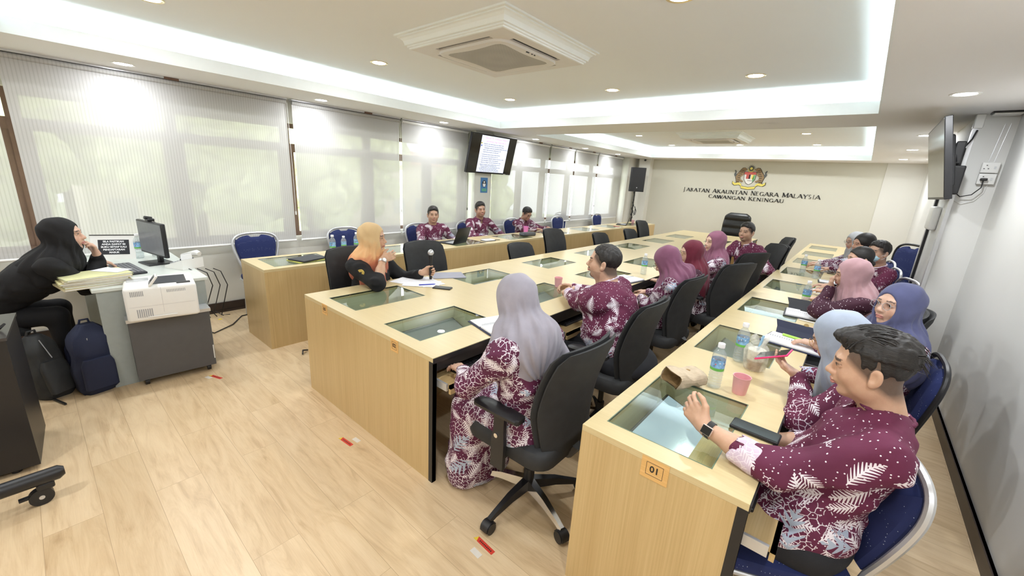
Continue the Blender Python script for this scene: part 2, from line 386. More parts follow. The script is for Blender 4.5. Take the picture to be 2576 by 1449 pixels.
for i, (x, y, h, r) in enumerate([(-14, -1.8, 7.4, 2.5), (-19, 4.2, 7.4, 2.8), (-14, 6.0, 5.6, 1.9), (-21, 12.0, 6.8, 2.6), (-19, -8.5, 7, 3.0), (-13, 11.8, 5.0, 1.6), (-20, 20, 6.5, 2.6), (-26, 1.2, 9.2, 3.6)]):
    tree(x, y, h, r, 'green tree outside, %s seen through the blinds' % ['first from the left', 'broad one behind the desk monitor', 'behind the orange headscarf', 'one behind the seated men', 'farthest left', 'small one near the hanging screen', 'distant one to the right', 'tall one farthest back'][i])
def house(x0, x1, y0, y1, h, c, lab):
    e = empty('building', ((x0+x1)/2, (y0+y1)/2, -3.2), 0, lab, 'building', 'buildings outside the windows'); w, d = (x1-x0)/2, (y1-y0)/2
    MB().box(-w, w, -d, d, 0, h).build('wall', c, e)
    MB().loft([[(-w-.4, -d-.4, h), (w+.4, -d-.4, h), (w+.4, d+.4, h), (-w-.4, d+.4, h)], [(-.2, -d*.6, h+1.3), (.2, -d*.6, h+1.3), (.2, d*.6, h+1.3), (-.2, d*.6, h+1.3)]]).build('roof', plain('roof_red', (.5, .22, .14), .8), e)
    for k in range(int(d*2/2.2)): MB().box(w, w+.03, -d+.8+k*2.2, -d+1.9+k*2.2, 1.4, 2.6).build('window', M['greypl'], e)
hw = plain('house_render', (.75, .66, .55), .9)
house(-38, -30, 2, 10, 4.4, hw, 'pale building with red roof outside behind the blinds, left one'); house(-40, -30, 17, 30, 5.5, hw, 'pale building with red roof outside behind the blinds, far one')
tag(MB().box(-11.2, -9.6, .4, 4.6, -3.2, -1.7).rbox(-11.1, -9.7, 1.2, 3.8, -1.75, -1.2, .2).build('car', plain('car_white', (.8, .8, .82), .3), None, True), 'white vehicle parked outside below the windows', 'car')

# ------------------------------------------------------------------ ceiling fittings
disc = emis('downlight_diffuser', (1, .98, .95), 14)
def downlight(x, y, z, rim, label, grp, pw=1.0):
    e = empty('downlight', (x, y, z), 0, label, 'ceiling light', grp)
    MB().lathe([(.058, .0), (.075, -.004), (.08, 0), (.08, .001)], 24, cap=False).build('rim', rim, e, True)
    MB().lathe([(.0585, -.0015), (.0585, .001)], 24).build('diffuser', disc, e, True)
    ld = bpy.data.lights.new('lamp', 'AREA'); ld.shape = 'DISK'; ld.size = .11; ld.energy = P_DOWN*pw; ld.color = (.93, .965, 1.0)
    lo = bpy.data.objects.new('lamp', ld); COL.objects.link(lo); lo.parent = e; lo.location = (0, 0, -.006)
for i, (x, y) in enumerate([(-4.9, -1.0), (-4.9, -2.7), (-2.3, -1.0), (-2.3, -2.7), (.36, .3), (.36, -1.5), (.36, -3.0)]): downlight(x, y, HC-.001, M['white'], 'unseen round white downlight added to brighten the near end, behind the camera', 'added unseen downlights at the near end')  # unseen lamps added behind the camera to lift the dim near end
brass = plain('downlight_rim_brass', (.75, .62, .35), .3, .7)
nm = ['nearest', 'second', 'third', 'fourth', 'fifth', 'farthest']
for i, y in enumerate((.71, 2.35, 4.14, 6.35, 8.15, 9.72)): downlight(-4.90, y, HC-.001, M['white'], 'round white downlight in the soffit along the windows, %s of six' % nm[i], 'downlights along the windows', .6)
for i, y in enumerate((4.23, 6.62, 8.38, 10.25)): downlight(.36, y, HC-.001, M['white'], 'round white downlight in the soffit along the right wall, %s of those in view' % ['nearest', 'second', 'third', 'farthest'][i], 'downlights along the right wall')
downlight(.36, 2.1, HC-.001, M['white'], 'round white downlight over the right wall, nearest and just above the photo', 'downlights along the right wall')
for i, (x, y) in enumerate([(-3.73, .72), (-3.73, 2.36), (-3.73, 4.24), (-2.30, 4.26), (-.94, 4.24), (-.96, 2.40)]):
    downlight(x, y, HU-.001, brass, 'brass-rimmed downlight in the near ceiling recess, %s' % ['near corner on the window side', 'window side of the air conditioner', 'far corner on the window side', 'middle of the far row', 'far corner on the right', 'right of the air conditioner'][i], 'downlights in the near recess')
downlight(-.96, .72, HU-.001, brass, 'brass-rimmed round downlight in the near ceiling recess, nearest corner on the right side', 'downlights in the near recess')
for i, (x, y) in enumerate([(-3.72, 8.2), (-3.74, 10.1), (-2.29, 10.12), (-.94, 10.15), (-.95, 8.36)]):
    downlight(x, y, HU-.001, brass, 'brass-rimmed round downlight in the far ceiling recess, %s' % ['left of the far air conditioner', 'far corner on the window side', 'middle of the far row', 'far corner on the right side', 'right of the far air conditioner'][i], 'downlights in the far recess')
grille = None
def grille_mat():
    n = NT('ac_grille'); c = n.coord()
    w = n.add('ShaderNodeTexWave', wave_type='BANDS', bands_direction='DIAGONAL'); n.put(w.inputs['Vector'], n.mapping(c, (1, 1, 0))); w.inputs['Scale'].default_value = 40
    w2 = n.add('ShaderNodeTexWave', wave_type='RINGS', rings_direction='Z'); n.put(w2.inputs['Vector'], c); w2.inputs['Scale'].default_value = 1.6
    col = n.mix(.25, n.ramp(w.outputs['Fac'], [(0, (.25, .24, .22)), (.6, (.50, .47, .43))]), n.ramp(w2.outputs['Fac'], [(0, (.36, .34, .32)), (1, (.48, .46, .43))]))
    return n.set(col, .6)
grille = grille_mat()
def aircon(x, y, label):
    e = empty('ceiling_air_conditioner', (x, y, HU), 0, label, 'air conditioner', 'ceiling air conditioners')
    # moulding: stepped, coved frame
    prof = [(.548, 0), (.548, -.012), (.530, -.014), (.530, -.022), (.515, -.026), (.500, -.040), (.492, -.062), (.492, -.068), (.478, -.07), (.478, -.080), (.468, -.082), (.468, -.092), (.455, -.094), (.455, -.086)]
    MB().loft([[(-r, -r, z), (r, -r, z), (r, r, z), (-r, r, z)] for r, z in prof], cap=False).build('moulding', M['trimw'], e)
    z0 = -.094
    # slots are real openings in the panel
    mb = MB(); sl = [(-.27, .27, .345, .385), (-.27, .27, -.385, -.345), (.345, .385, -.27, .27), (-.385, -.345, -.27, .27)]
    slab(mb, (-.458, .458), (-.458, .458), z0, z0+.012, sl+[(-.25, .25, -.25, .25)]); mb.build('panel', M['ac_white'], e)
    MB().box(-.44, .44, -.44, .44, z0+.04, z0+.05).build('duct', M['blackgap'], e)
    for s in sl:
        w = [(s[0]+.004, s[1]-.004), (s[2]+.004, s[3]-.004)]
        MB().box(*w[0], *w[1], z0+.008, z0+.012, X=Matrix.Translation((0.006 if s[0] > 0 else 0, 0, 0.004))).build('louvre', M['greypl'], e)
    # raised ring around the grille with bowed edges
    def bow(R, c, z, n=10):
        out = []
        for k in range(4):
            for j in range(n):
                t = j/n*2-1; d = R-c*(1-t*t); p = (t*R, -d) ; a = k*pi/2
                out.append((p[0]*cos(a)-p[1]*sin(a), p[0]*sin(a)+p[1]*cos(a), z))
        return out
    def soft(pts, k=3):
        P = [Vector(p) for p in pts]
        for _ in range(k): P = [(P[i-1]+P[i]*2+P[(i+1) % len(P)])/4 for i in range(len(P))]
        return [tuple(p) for p in P]
    MB().loft([soft(bow(.345, .005, z0)), soft(bow(.342, .008, z0-.014)), soft(bow(.315, .03, z0-.018)), soft(bow(.30, .045, z0-.012))], cap=False).build('grille_frame', M['ac_white'], e, True)
    MB().loft([soft(bow(.302, .045, z0-.006)), soft(bow(.302, .045, z0-.012))]).build('grille', grille, e)
    MB().box(.318, .326, -.06, -.03, z0-.02, z0-.014).box(.318, .324, .0, .012, z0-.02, z0-.014).box(.318, .324, .03, .042, z0-.02, z0-.014).build('indicator', M['dark'], e)
aircon(-2.34, 2.50, 'white cassette air conditioner with square moulding in the near ceiling recess'); aircon(-2.34, 8.46, 'white cassette air conditioner with square moulding in the far ceiling recess')
tag(MB().lathe([(.02, 0), (.09, -.003), (.1, 0)], 24, (-3.7, 5.3, HC)).build('blank_plate', M['ceil_low'], smooth=True), 'flat round blank cap on the beam between the recesses, left one', 'ceiling cap')
tag(MB().lathe([(.02, 0), (.09, -.003), (.1, 0)], 24, (-.95, 5.3, HC)).build('blank_plate', M['ceil_low'], smooth=True), 'flat round blank cap on the beam between the recesses, right one', 'ceiling cap')
e = empty('security_camera', (-4.757, 11.1, HC), 0, 'small dark camera in the far left ceiling corner', 'camera')
MB().cyl((0, 0, 0), (0, 0, -.02), .03).build('mount', M['white'], e, True); MB().ell((.0, -.02, -.045), (.03, .03, .03)).build('lens', M['dark'], e, True)
# ------------------------------------------------------------------ tables
H = .75
scr_off = plain('monitor_screen_off', (.20, .22, .24), .2)
def screen_mat(name, c, st):
    n = NT(name); v = n.noise(n.coord(), 6, 2); n.set((.02, .02, .02), .15)
    n.put(n.b.inputs['Emission Color'], n.ramp(v, [(.3, c), (.8, tuple(x*.92 for x in c))])); n.b.inputs['Emission Strength'].default_value = st; return n.m
scr_on = screen_mat('monitor_screen_lit', (.48, .62, .72), .5)
M['cavity'] = wood('inner_wood', 1, (.64, .59, .42), (.70, .65, .48), (.74, .70, .54))
M['gedge'] = plain('glass_edge', (.14, .20, .13), .3)
M['bezel'] = plain('monitor_bezel', (.05, .05, .055), .35)
def well(root, gx0, gx1, gy0, gy1, us, on=False, mon=True):
    """glass pane in the top, the box below it and a reclined monitor; us = +1 when the user sits at +x"""
    g = MB().box(gx0, gx1, gy0, gy1, H-.007, H-.001).build('glass_panel', M['glass'], root)
    mb = MB(); d = .22; t = .012; Z = H-.025
    mb.box(gx0-t, gx0, gy0-t, gy1+t, H-d, Z); mb.box(gx1, gx1+t, gy0-t, gy1+t, H-d, Z); mb.box(gx0, gx1, gy0-t, gy0, H-d, Z); mb.box(gx0, gx1, gy1, gy1+t, H-d, Z)
    mb.box(gx0-t, gx1+t, gy0-t, gy1+t, H-d-t, H-d)
    mb.build('monitor_well', M['cavity'], root)
    mb = MB(); e = .004
    mb.box(gx0-e, gx0, gy0-e, gy1+e, H-.008, H+.0006); mb.box(gx1, gx1+e, gy0-e, gy1+e, H-.008, H+.0006); mb.box(gx0, gx1, gy0-e, gy0, H-.008, H+.0006); mb.box(gx0, gx1, gy1, gy1+e, H-.008, H+.0006)
    mb.build('glass_edge', M['gedge'], root)
    if mon:
        X = T((gx0+gx1)/2, (gy0+gy1)/2, H-.112, 0) @ Matrix.Rotation(radians(20)*us, 4, 'Y')
        # screen faces up and leans towards the user
        w, h = .225, .135
        f = MB().rbox(-h-.012, h+.012, -w-.012, w+.012, -.035, 0, .006, X=X).box(-.03, .03, -.05, .05, -.075, -.035, X=X).build('monitor', M['bezel'], root, True)
        MB().box(-h, h, -w, w, 0, .0015, X=X).build('screen', scr_on if on else scr_off, f)
def tray(root, xu, y0, y1, us, kb=True):
    """pull-out keyboard tray on runners; xu = user edge of the table"""
    a, b = sorted((xu-us*.36, xu+us*.09)); z = H-.155
    e = MB().box(a, b, y0, y1, z, z+.018).box(*(sorted((xu+us*.09, xu+us*.075))), y0, y1, z-.03, z+.018).build('keyboard_tray', M['woody'], root)
    for y in (y0-.012, y1): MB().box(a, b-.02, y, y+.012, z-.015, z+.025).build('runner', M['alu'], e)
    if not kb: return
    k = MB(); c = xu-us*.07; yc = (y0+y1)/2
    k.rbox(c-.075, c+.075, yc-.22, yc+.22, z+.018, z+.034, .005)
    for i in range(6):
        for j in range(16):
            k.box(c-.066+i*.0225, c-.066+i*.0225+.018, yc-.21+j*.0262, yc-.21+j*.0262+.021, z+.034, z+.039)
    tag(k.build('keyboard', M['dark']), KBL.pop(0) if KBL else 'black keyboard on the pull-out tray under the table edge', 'keyboard', 'keyboards on the trays')
KBL = []
def number_plate(root, cx, y, cz, w, h, txt, nx=-1, tilt=0):
    X = Matrix.Translation((cx, y, cz)) @ Matrix.Rotation(pi/2, 4, 'X') @ Matrix.Rotation(tilt, 4, 'Z')
    p = MB().box(-w/2, w/2, -h/2, h/2, 0, .0012, X=X).build('number_plate', M['pine'], root)
    f = MB(); a, b, q = w*.31, h*.30, .0012
    for (x0, x1, y0, y1) in ((-a, a, b-q, b), (-a, a, -b, -b+q), (-a, -a+q, -b, b), (a-q, a, -b, b)): f.box(x0, x1, y0, y1, .0012, .0018, X=X)
    f.build('border', M['dark'], p)
    text_obj(txt, h*.42, M['dark'], 'number', p, X @ Matrix.Translation((0, 0, .0016)), bold=.0006)

def table(label, name_group, x0, x1, y0, y1, seats, sides, glass_w, user_trays, closed_side=None, on=(), labs=()):
    root = empty('conference_table', ((x0+x1)/2, y0, 0), 0, label, 'table', 'long conference tables')
    R = MB
    inv = Matrix.Translation((-(x0+x1)/2, -y0, 0))
    holes = []; made = []
    for s, (g0, g1, us, xu) in enumerate(sides):
        for i in range(seats[0]):
            a = seats[1]+i*seats[2]; holes.append((g0, g1, a, a+glass_w)); made.append((g0, g1, a, a+glass_w, us, xu, i, s))
    mb = MB(); slab(mb, (x0, x1), (y0, y1), H-.025, H, holes); o = mb.build('table_top', M['woodt'], root)
    parts = [o]
    o = MB().box(x0, x1, y0, y0+.025, 0, H-.0255).build('end_panel', M['woodv'], root); parts.append(o)
    parts.append(MB().box(x0, x1, y1-.025, y1, 0, H-.0255).build('end_panel', M['woodv'], root))
    if closed_side == 'x1': parts.append(MB().box(x1-.02, x1, y0+.0255, y1-.0255, 0, H-.0255).build('front_panel', M['woodv'], root))
    elif closed_side == 'x0': parts.append(MB().box(x0, x0+.02, y0+.0255, y1-.0255, 0, H-.0255).build('front_panel', M['woodv'], root))
    else: parts.append(MB().box((x0+x1)/2-.02, (x0+x1)/2+.02, y0+.0255, y1-.0255, 0, H-.0255).build('centre_panel', M['woodv'], root))
    # black edging along user sides, black dividers between the seats
    for (g0, g1, us, xu) in sides:
        parts.append(MB().box(*sorted((xu, xu+us*.004)), y0, y1, H-.03, H-.003).box(*sorted((xu, xu-us*.03)), y0-.0015 if us > 0 else y0+.0255, y0+.026, 0, H-.025).box(*sorted((xu-us*.01, xu-us*.03)), y0+.026, y1-.026, H-.085, H-.026).build('black_edging', M['dark'], root))
        for i in range(1, seats[0]):
            yy = seats[1]+i*seats[2]-(seats[2]-glass_w)/2
            parts.append(MB().box(*sorted((xu-us*.02, xu-us*.42)), yy-.012, yy+.012, .0, H-.026).build('divider', M['dark'], root))
    n0 = set(bpy.data.objects)
    for (g0, g1, a, b, us, xu, i, s) in made:
        well(root, g0, g1, a, b, us, (s, i) in on)
        if (s, i) in user_trays: tray(root, xu, a-.05, b+.05, us)
    for q in labs: number_plate(root, *q)
    for o in [o for o in bpy.data.objects if o.parent == root]: o.matrix_parent_inverse = inv
    return root
KBL = ['black keyboard on the tray in front of the nearest man at the right table', 'black keyboard on the tray of the second seat at the right table']
t1 = table('long light-wood table nearest on the right, marked 01, its users facing the windows', None, -.647, -.068, 1.261, 9.95, (8, 1.352, 1.087), [(-.585, -.202, 1, -.068)], .565, [(0, 0), (0, 1)], 'x0', on=[(0, 0)],
      labs=[(-.355, 1.2605, .705, .096, .082, '01')])
KBL = ['black keyboard under the hands of the woman in the lilac headscarf', 'black keyboard on the tray of the second seat at the middle table', 'black keyboard under the hands of the woman in the mauve headscarf']
t2 = table('wide light-wood table in the middle with people on both sides, marked 02 and 03', None, -2.955, -1.489, 1.207, 9.486, (7, 1.300, 1.09), [(-2.76, -2.40, -1, -2.955), (-2.065, -1.715, 1, -1.489)], .56, [(1, 0), (1, 1), (1, 2)], None, on=[],
      labs=[(-1.825, 1.2065, .712, .072, .074, '02'), (-2.645, 1.2065, .715, .072, .074, '03')])
KBL = []
t3 = table('long light-wood table on the left under the windows, its solid front facing the middle table', None, -4.448, -3.866, 1.256, 10.12, (8, 1.375, 1.10), [(-4.36, -3.95, -1, -4.448)], .56, [], 'x1')
# ------------------------------------------------------------------ chairs
M['fabric'] = plain('black_upholstery', (.022, .023, .025), .75, var=.15, bump=.25, bscale=900)
M['leather'] = plain('black_leather', (.016, .017, .018), .33, var=.2, bump=.15, bscale=160)
def dots_mat():
    n = NT('blue_dotted_fabric'); c = n.coord()
    v = n.voro(c, 75, dims='3D', rnd=.25)
    f = n.math('LESS_THAN', v, .10)
    return n.set(n.mix(f, (.012, .022, .105), (.45, .5, .62)), .85)
M['blue'] = dots_mat()
def swivel(label, metal=False):
    e = empty('office_chair', (0, 0, 0), 0, label, 'chair', 'black office chairs')
    # five-star base
    for k in range(5):
        a = k*2*pi/5+.3; X = T(rz=a)
        mb = MB(); mb.loft([[(x, w*s1, z+h*s2) for s1, s2 in ((-1, 0), (1, 0), (.7, 1), (-.7, 1))] for x, w, z, h in ((.02, .028, .085, .05), (.15, .022, .085, .035), (.26, .016, .068, .022), (.30, .015, .055, .02))], X=X)
        l = mb.build('base_arm', M['metal'] if metal or k % 2 == 0 else M['dark'], e, True)
        mb = MB(); c = (.30, 0, .03)
        for s1 in (-1, 1): mb.cyl((c[0]-.0, s1*.008, c[2]), (c[0], s1*.026, c[2]), .029, n=14, X=X)
        mb.loft([[(c[0]+.034*cos(t), y, c[2]+.034*sin(t)) for t in np.linspace(-.2, pi*.9, 8)]+[(c[0]+.02*cos(t), y, c[2]+.02*sin(t)) for t in np.linspace(pi*.9, -.2, 8)] for y in (-.022, .022)], X=X)
        mb.cyl((c[0]-.01, 0, .055), (c[0]-.01, 0, .075), .008, X=X)
        mb.build('caster', M['dark'], e, True)
    MB().cyl((0, 0, .085), (0, 0, .2), .028).cyl((0, 0, .2), (0, 0, .38), .018).build('gas_column', M['metal'] if metal else M['dark'], e, True)
    MB().rbox(-.12, .1, -.1, .1, .36, .41, .01).build('mechanism', M['dark'], e)
    mb = MB(); R = []
    for z, k in ((.405, .90), (.412, .97), (.44, 1.0), (.475, 1.0), (.495, .95), (.503, .85), (.506, .6)):
        R.append([(x*k+.01-(.02 if x > .2 else 0)*(z > .47), y*k, z-.02*max(0, (x-.12)/.13)**2) for x, y in rrect(.25, .245, .09, 5)])
    mb.loft(R); mb.build('seat', M['fabric'], e, True)
    # backrest: concave, widest at two thirds, front cushion plus rear shell
    def bx(z): t = (z-.44)/.56; return -.225-.05*t-.045*sin(t*pi*.9)*-.6-.05*t*t
    def bw(z): t = (z-.44)/.56; return .185+.055*min(1, t*2.2)-.012*max(0, t-.75)*4
    for nm, off, th, shr, mt in (('backrest', .016, .022, .0, M['fabric']), ('back_shell', -.014, .016, .004, M['fabric'])):
        R = []
        for t in np.linspace(0, 1, 15):
            z = .44+.56*t; ez = min(t, 1-t)*.56; k = 1-(max(0, .03-ez)/.03)**2*.12; tk = th*(1-(max(0, .03-ez)/.03)**2*.7)
            w = (bw(z)-shr)*k
            ring = []
            for x, y in rrect(w, tk, tk*.9, 4):
                pass
            pts = []
            N = 11
            for j in range(N): y = -w+2*w*j/(N-1); e_ = 1-abs(y/w)**8*.8; pts.append((bx(z)+off+tk*e_+.065*(y/.24)**2, y, z-.02*(y/.24)**2*t))
            for j in range(N-1, -1, -1): y = -w+2*w*j/(N-1); e_ = 1-abs(y/w)**8*.8; pts.append((bx(z)+off-tk*e_+.065*(y/.24)**2, y, z-.02*(y/.24)**2*t))
            R.append(pts)
        MB().loft(R).build(nm, mt, e, True)
    MB().tube([(-.1, 0, .39), (-.22, 0, .41), (-.255, 0, .47)], .03, 8).build('back_bracket', M['dark'], e, True)
    for s in (-1, 1):
        mb = MB(); mb.loft([[(x+.0, y*s, z) for x, y in ((-.045, .262), (.03, .262), (.03, .282), (-.045, .282))] for z in (.36, .50)]+[[(x-.01, y*s, z) for x, y in ((-.03, .262), (.03, .262), (.03, .282), (-.03, .282))] for z in (.56, .645)])
        mb.cyl((0, .282*s, .53), (0, .288*s, .53), .011, mi=1)
        mb.tube([(0, .1*s, .395), (0, .2*s, .39), (0, .272*s, .38)], .014, 6)
        a = mb.build('armrest', [M['dark'], M['metal']], e, True)
        R = []
        for x, w, dz in ((-.13, .022, -.004), (-.12, .035, 0), (-.02, .042, .002), (.08, .04, 0), (.125, .032, -.006), (.14, .018, -.012)):
            R.append([(x, .272*s+y*w/.04, .655+dz+q) for y, q in ((-.04, -.008), (.04, -.008), (.042, .006), (.03, .014), (-.03, .014), (-.042, .006))])
        MB().loft(R).build('arm_pad', M['dark'], a, True)
    KID[e.name] = kids(e)
    for c in KID[e.name]: KID[c.name] = kids(c)
    return e
PROTO = swivel('black office chair under the woman in the lilac headscarf, facing the table')
PROTO.location = (-1.04, 1.49, 0); PROTO.rotation_euler.z = pi
def sw(x, y, rz, label, zs=1.0):
    c = copy_tree(PROTO, None, (x, y, 0), radians(rz), label); c.scale = (1, 1, zs); return c
sw(-1.10, 2.36, 182, 'black office chair of the heavy bearded man')
sw(-1.15, 3.34, 177, 'black office chair behind the typing woman in mauve')
sw(-.97, 4.2, 158, 'black office chair turned away from the camera behind the dark red headscarf', 1.04)
sw(-1.0, 5.12, 155, 'black office chair turned away between dark red headscarf and short-haired man', 1.04)
sw(-.92, 5.98, 215, 'black office chair the short-haired smiling man leans back in', 1.04)
sw(-.98, 7.2, 200, 'empty black office chair behind the short-haired man, only its top showing', 1.04)
sw(-3.02, 1.75, 0, 'black office chair of the speaker in the orange headscarf')
sw(-2.98, 2.48, 0, 'empty black office chair right behind the microphone')
sw(-2.98, 4.0, 0, 'empty black office chair, low one between two taller backs at the middle table', .86)
sw(-2.99, 4.74, 0, 'empty black office chair with tall back before the grey case on the left table')
sw(-2.98, 6.1, 0, 'empty black office chair, low one right of the tall back at the middle table', .86)
sw(-2.98, 7.25, 0, 'empty low black office chair second from the far end of the middle table', .86)
sw(-2.98, 7.75, 0, 'empty black office chair with tall back farthest along the middle table')
sw(.13, 3.42, 182, 'black office chair against the right wall behind the blue-violet headscarf', 1.02)
# operator chair: same base, chrome loop arms
oc = copy_tree(PROTO, None, (-4.45, -.38, 0), radians(90), 'black office chair with chrome base and arms under the woman in black')
for c in list(kids(oc)):
    if c.name.startswith('armrest'):
        for g in kids(c): bpy.data.objects.remove(g)
        bpy.data.objects.remove(c)
    elif c.name.startswith('base_arm') or c.name.startswith('gas'):
        c.data = c.data.copy(); c.data.materials[0] = M['metal']
for s in (-1, 1):
    a = MB().tube([(.12, .2*s, .42), (.14, .29*s, .44), (.13, .30*s, .55), (.09, .30*s, .66), (.0, .30*s, .685), (-.16, .30*s, .68), (-.26, .25*s, .62)], .014, 8).build('armrest', M['metal'], oc, True)
    MB().rbox(-.17, .11, .27*s-.035+.03*s, .27*s+.035+.03*s, .69, .715, .012).build('arm_pad', M['dark'], a, True)
# high-backed leather chair at the head of the middle table
e = empty('executive_chair', (-2.13, 10.25, 0), -pi/2, 'high-backed black leather chair at the head of the middle table under the wall lettering', 'chair')
for k in range(5):
    X = T(rz=k*2*pi/5); MB().loft([[(x, w*s1, z+h*s2) for s1, s2 in ((-1, 0), (1, 0), (.7, 1), (-.7, 1))] for x, w, z, h in ((.02, .03, .085, .05), (.3, .016, .06, .02))], X=X).build('base_arm', M['dark'], e)
    MB().cyl((.3, -.02, .03), (.3, .02, .03), .03, X=X).build('caster', M['dark'], e, True)
MB().cyl((0, 0, .08), (0, 0, .4), .03).build('gas_column', M['dark'], e, True)
MB().rbox(-.26, .28, -.27, .27, .40, .53, .05).build('seat', M['leather'], e, True)
R = []
for t in np.linspace(0, 1, 26):
    z = .48+.70*t; w = (.26+.03*sin(t*pi))*(1-max(0, t-.86)**2*18); puff = .035*abs(sin(t*pi*4.0))**.5+.03
    R.append([(-.26-.05*t+x*(puff/.05)*(1-max(0, t-.93)*6)+.03*(y/.28)**2, y, z) for x, y in rrect(.05, w, .045, 4)])
b = MB().loft(R).build('backrest', M['leather'], e, True)
for y in (-.14, .14): MB().tube([(-.195-.05*t, y*(1-.1*t), .56+.58*t) for t in np.linspace(0, 1, 8)], .006, 6).build('seam', M['dark'], b, True)
for s in (-1, 1): MB().rbox(-.22, .18, .3*s-.04, .3*s+.04, .64, .70, .025).rbox(-.1, .1, .3*s-.02, .3*s+.02, .42, .65, .015).build('armrest', M['leather'], e, True)

def banquet(label, frame):
    e = empty('banquet_chair', (0, 0, 0), 0, label, 'chair', 'blue banquet chairs')
    R = []
    for z, k in ((.425, .94), (.43, .98), (.455, 1), (.475, .97), (.487, .85), (.492, .5)): R.append([(x*k+.02, y*k, z) for x, y in rrect(.215, .215, .05, 4)])
    MB().loft(R).build('seat', M['blue'], e, True)
    MB().rbox(-.20, .23, -.215, .215, .405, .425, .01).build('seat_frame', frame, e)
    # outline of the back: shield with an arched top
    def chaikin(P, n=2):
        for _ in range(n):
            Q = [P[0]]
            for a, b in zip(P[:-1], P[1:]): Q += [tuple(.75*x+.25*y for x, y in zip(a, b)), tuple(.25*x+.75*y for x, y in zip(a, b))]
            P = Q+[P[-1]]
        return P
    def out(k, top=0):
        P = [(-.155*k, .50), (-.19*k, .60), (-.222*k, .72), (-.228*k, .80), (-.20*k, .862), (-.12*k, .895+top), (0, .90+top), (.12*k, .895+top), (.20*k, .862), (.228*k, .80), (.222*k, .72), (.19*k, .60), (.155*k, .50)]
        return P
    bxz = lambda z: -.215-.14*(z-.45)
    fr = [(bxz(z), y, z) for y, z in chaikin(out(1))]
    fr = [(-.205, -.15, .42)]+fr+[(-.205, .15, .42)]
    MB().tube(fr, .013, 8).build('back_frame', frame, e, True)
    P = [(y, z) for y, z in chaikin(out(.9))]; P = [(y, z-.022 if z > .85 else z) for y, z in P]
    P = [(y, z-(.022 if abs(y) < .06 else 0)) for y, z in P]
    n = len(P); rings = []
    cy, cz = 0, .69
    for k, dx in ((.97, -.018), (1, -.01), (1, .008), (.93, .022), (.7, .028)): rings.append([(bxz(cz+(z-cz)*k)+dx, y*k, cz+(z-cz)*k) for y, z in P])
    MB().loft(rings).build('backrest', M['blue'], e, True)
    for sx, sy in ((1, 1), (1, -1), (-1, 1), (-1, -1)):
        x0, y0 = (.21, .2) if sx > 0 else (-.19, .17)
        MB().tube([(x0, y0*sy, .41), (x0+.02*sx, y0*sy+.01*sy, .0)], [.014, .011], 8).build('leg', frame, e, True)
    KID[e.name] = kids(e)
    return e
BQ = banquet('blue banquet chair with silver frame under the nearest man at the right table', M['alu']); BQ.location = (-.01, 1.60, 0); BQ.rotation_euler.z = radians(203)
BK = banquet('blue banquet chair with black frame under the woman in the pale blue headscarf', M['dark']); BK.location = (.19, 2.84, 0); BK.rotation_euler.z = radians(182)
def bq(p, x, y, rz, label): return copy_tree(p, None, (x, y, 0), radians(rz), label)
bq(BQ, .16, 4.1, 184, 'blue banquet chair with silver frame behind the woman in the pink headscarf')
bq(BQ, .22, 4.80, 190, 'blue banquet chair of the woman with tied black hair')
bq(BQ, .26, 5.55, 200, 'blue banquet chair of the man in the face mask')
bq(BQ, .18, 6.35, 190, 'blue banquet chair of the smiling woman with loose black hair')
bq(BQ, .16, 7.1, 190, 'blue banquet chair of the woman in the pale grey headscarf')
bk = bq(BK, .38, 7.5, 215, 'blue banquet chair with black frame and tall back behind the masked man'); bk.scale = (1.1, 1.1, 1.22)
bq(BQ, -4.82, 1.60, 0, 'empty blue banquet chair with silver frame at the near end of the left table')
bq(BQ, -4.86, 2.66, 0, 'blue banquet chair mostly hidden behind the orange headscarf')
bq(BQ, -4.86, 3.84, 0, 'blue banquet chair under the leftmost of the three men by the windows')
bq(BQ, -4.86, 4.86, 0, 'blue banquet chair under the middle of the three men by the windows')
bq(BQ, -4.86, 6.05, 0, 'blue banquet chair under the man reading by the windows')
bq(BQ, -4.80, 7.55, 0, 'empty blue banquet chair, front one of the pair right of the reading man')
bq(BQ, -5.0, 7.95, 0, 'empty blue banquet chair, rear one of the pair right of the reading man').scale = (1, 1, 1.06)
bq(BQ, -4.82, 9.35, 0, 'empty blue banquet chair behind the open laptop at the far end of the left table')

# ------------------------------------------------------------------ screens, speaker, lettering, emblem, sockets
def tv(loc, n, tilt, w, h, label):
    e = empty('television', loc, 0, label, 'television', 'wall-hung televisions')
    X = facing((0, 0, 0), n) @ Matrix.Rotation(tilt, 4, 'X')
    MB().rbox(-w/2, w/2, -h/2, h/2, -.045, 0, .004, X=X).rbox(-w*.35, w*.35, -h*.35, h*.3, -.08, -.045, .02, X=X).build('housing', M['dark'], e)
    s = MB().box(-w/2+.012, w/2-.012, -h/2+.02, h/2-.012, 0, .0015, X=X).build('screen', plain('tv_glass', (.012, .013, .014), .12) if 'tvg' not in M else M['tvg'], e)
    M['tvg'] = s.data.materials[0]
    return e, s, X
e, s, X = tv((-4.965, 5.275, 2.008), 0, radians(12.3), 1.10, .63, 'television hanging on the left pillar, showing a white page of text')
w, h = 1.10, .63
pg = MB().box(-.325, .345, -h/2+.028, h/2-.02, .0016, .003, X=X).build('slide', screen_mat('slide_lit', (.62, .68, .86), .95), s)
ink = plain('slide_ink', (.03, .04, .10), .6); pink = emis('slide_pink', (.75, .25, .75), .8)
def line(t, x, y, sz, m=None, al='LEFT'): text_obj(t, sz, m or ink, 'slide_text', pg, X @ Matrix.Translation((x, y, .0032)), al, ext=.0003, bold=.0005)
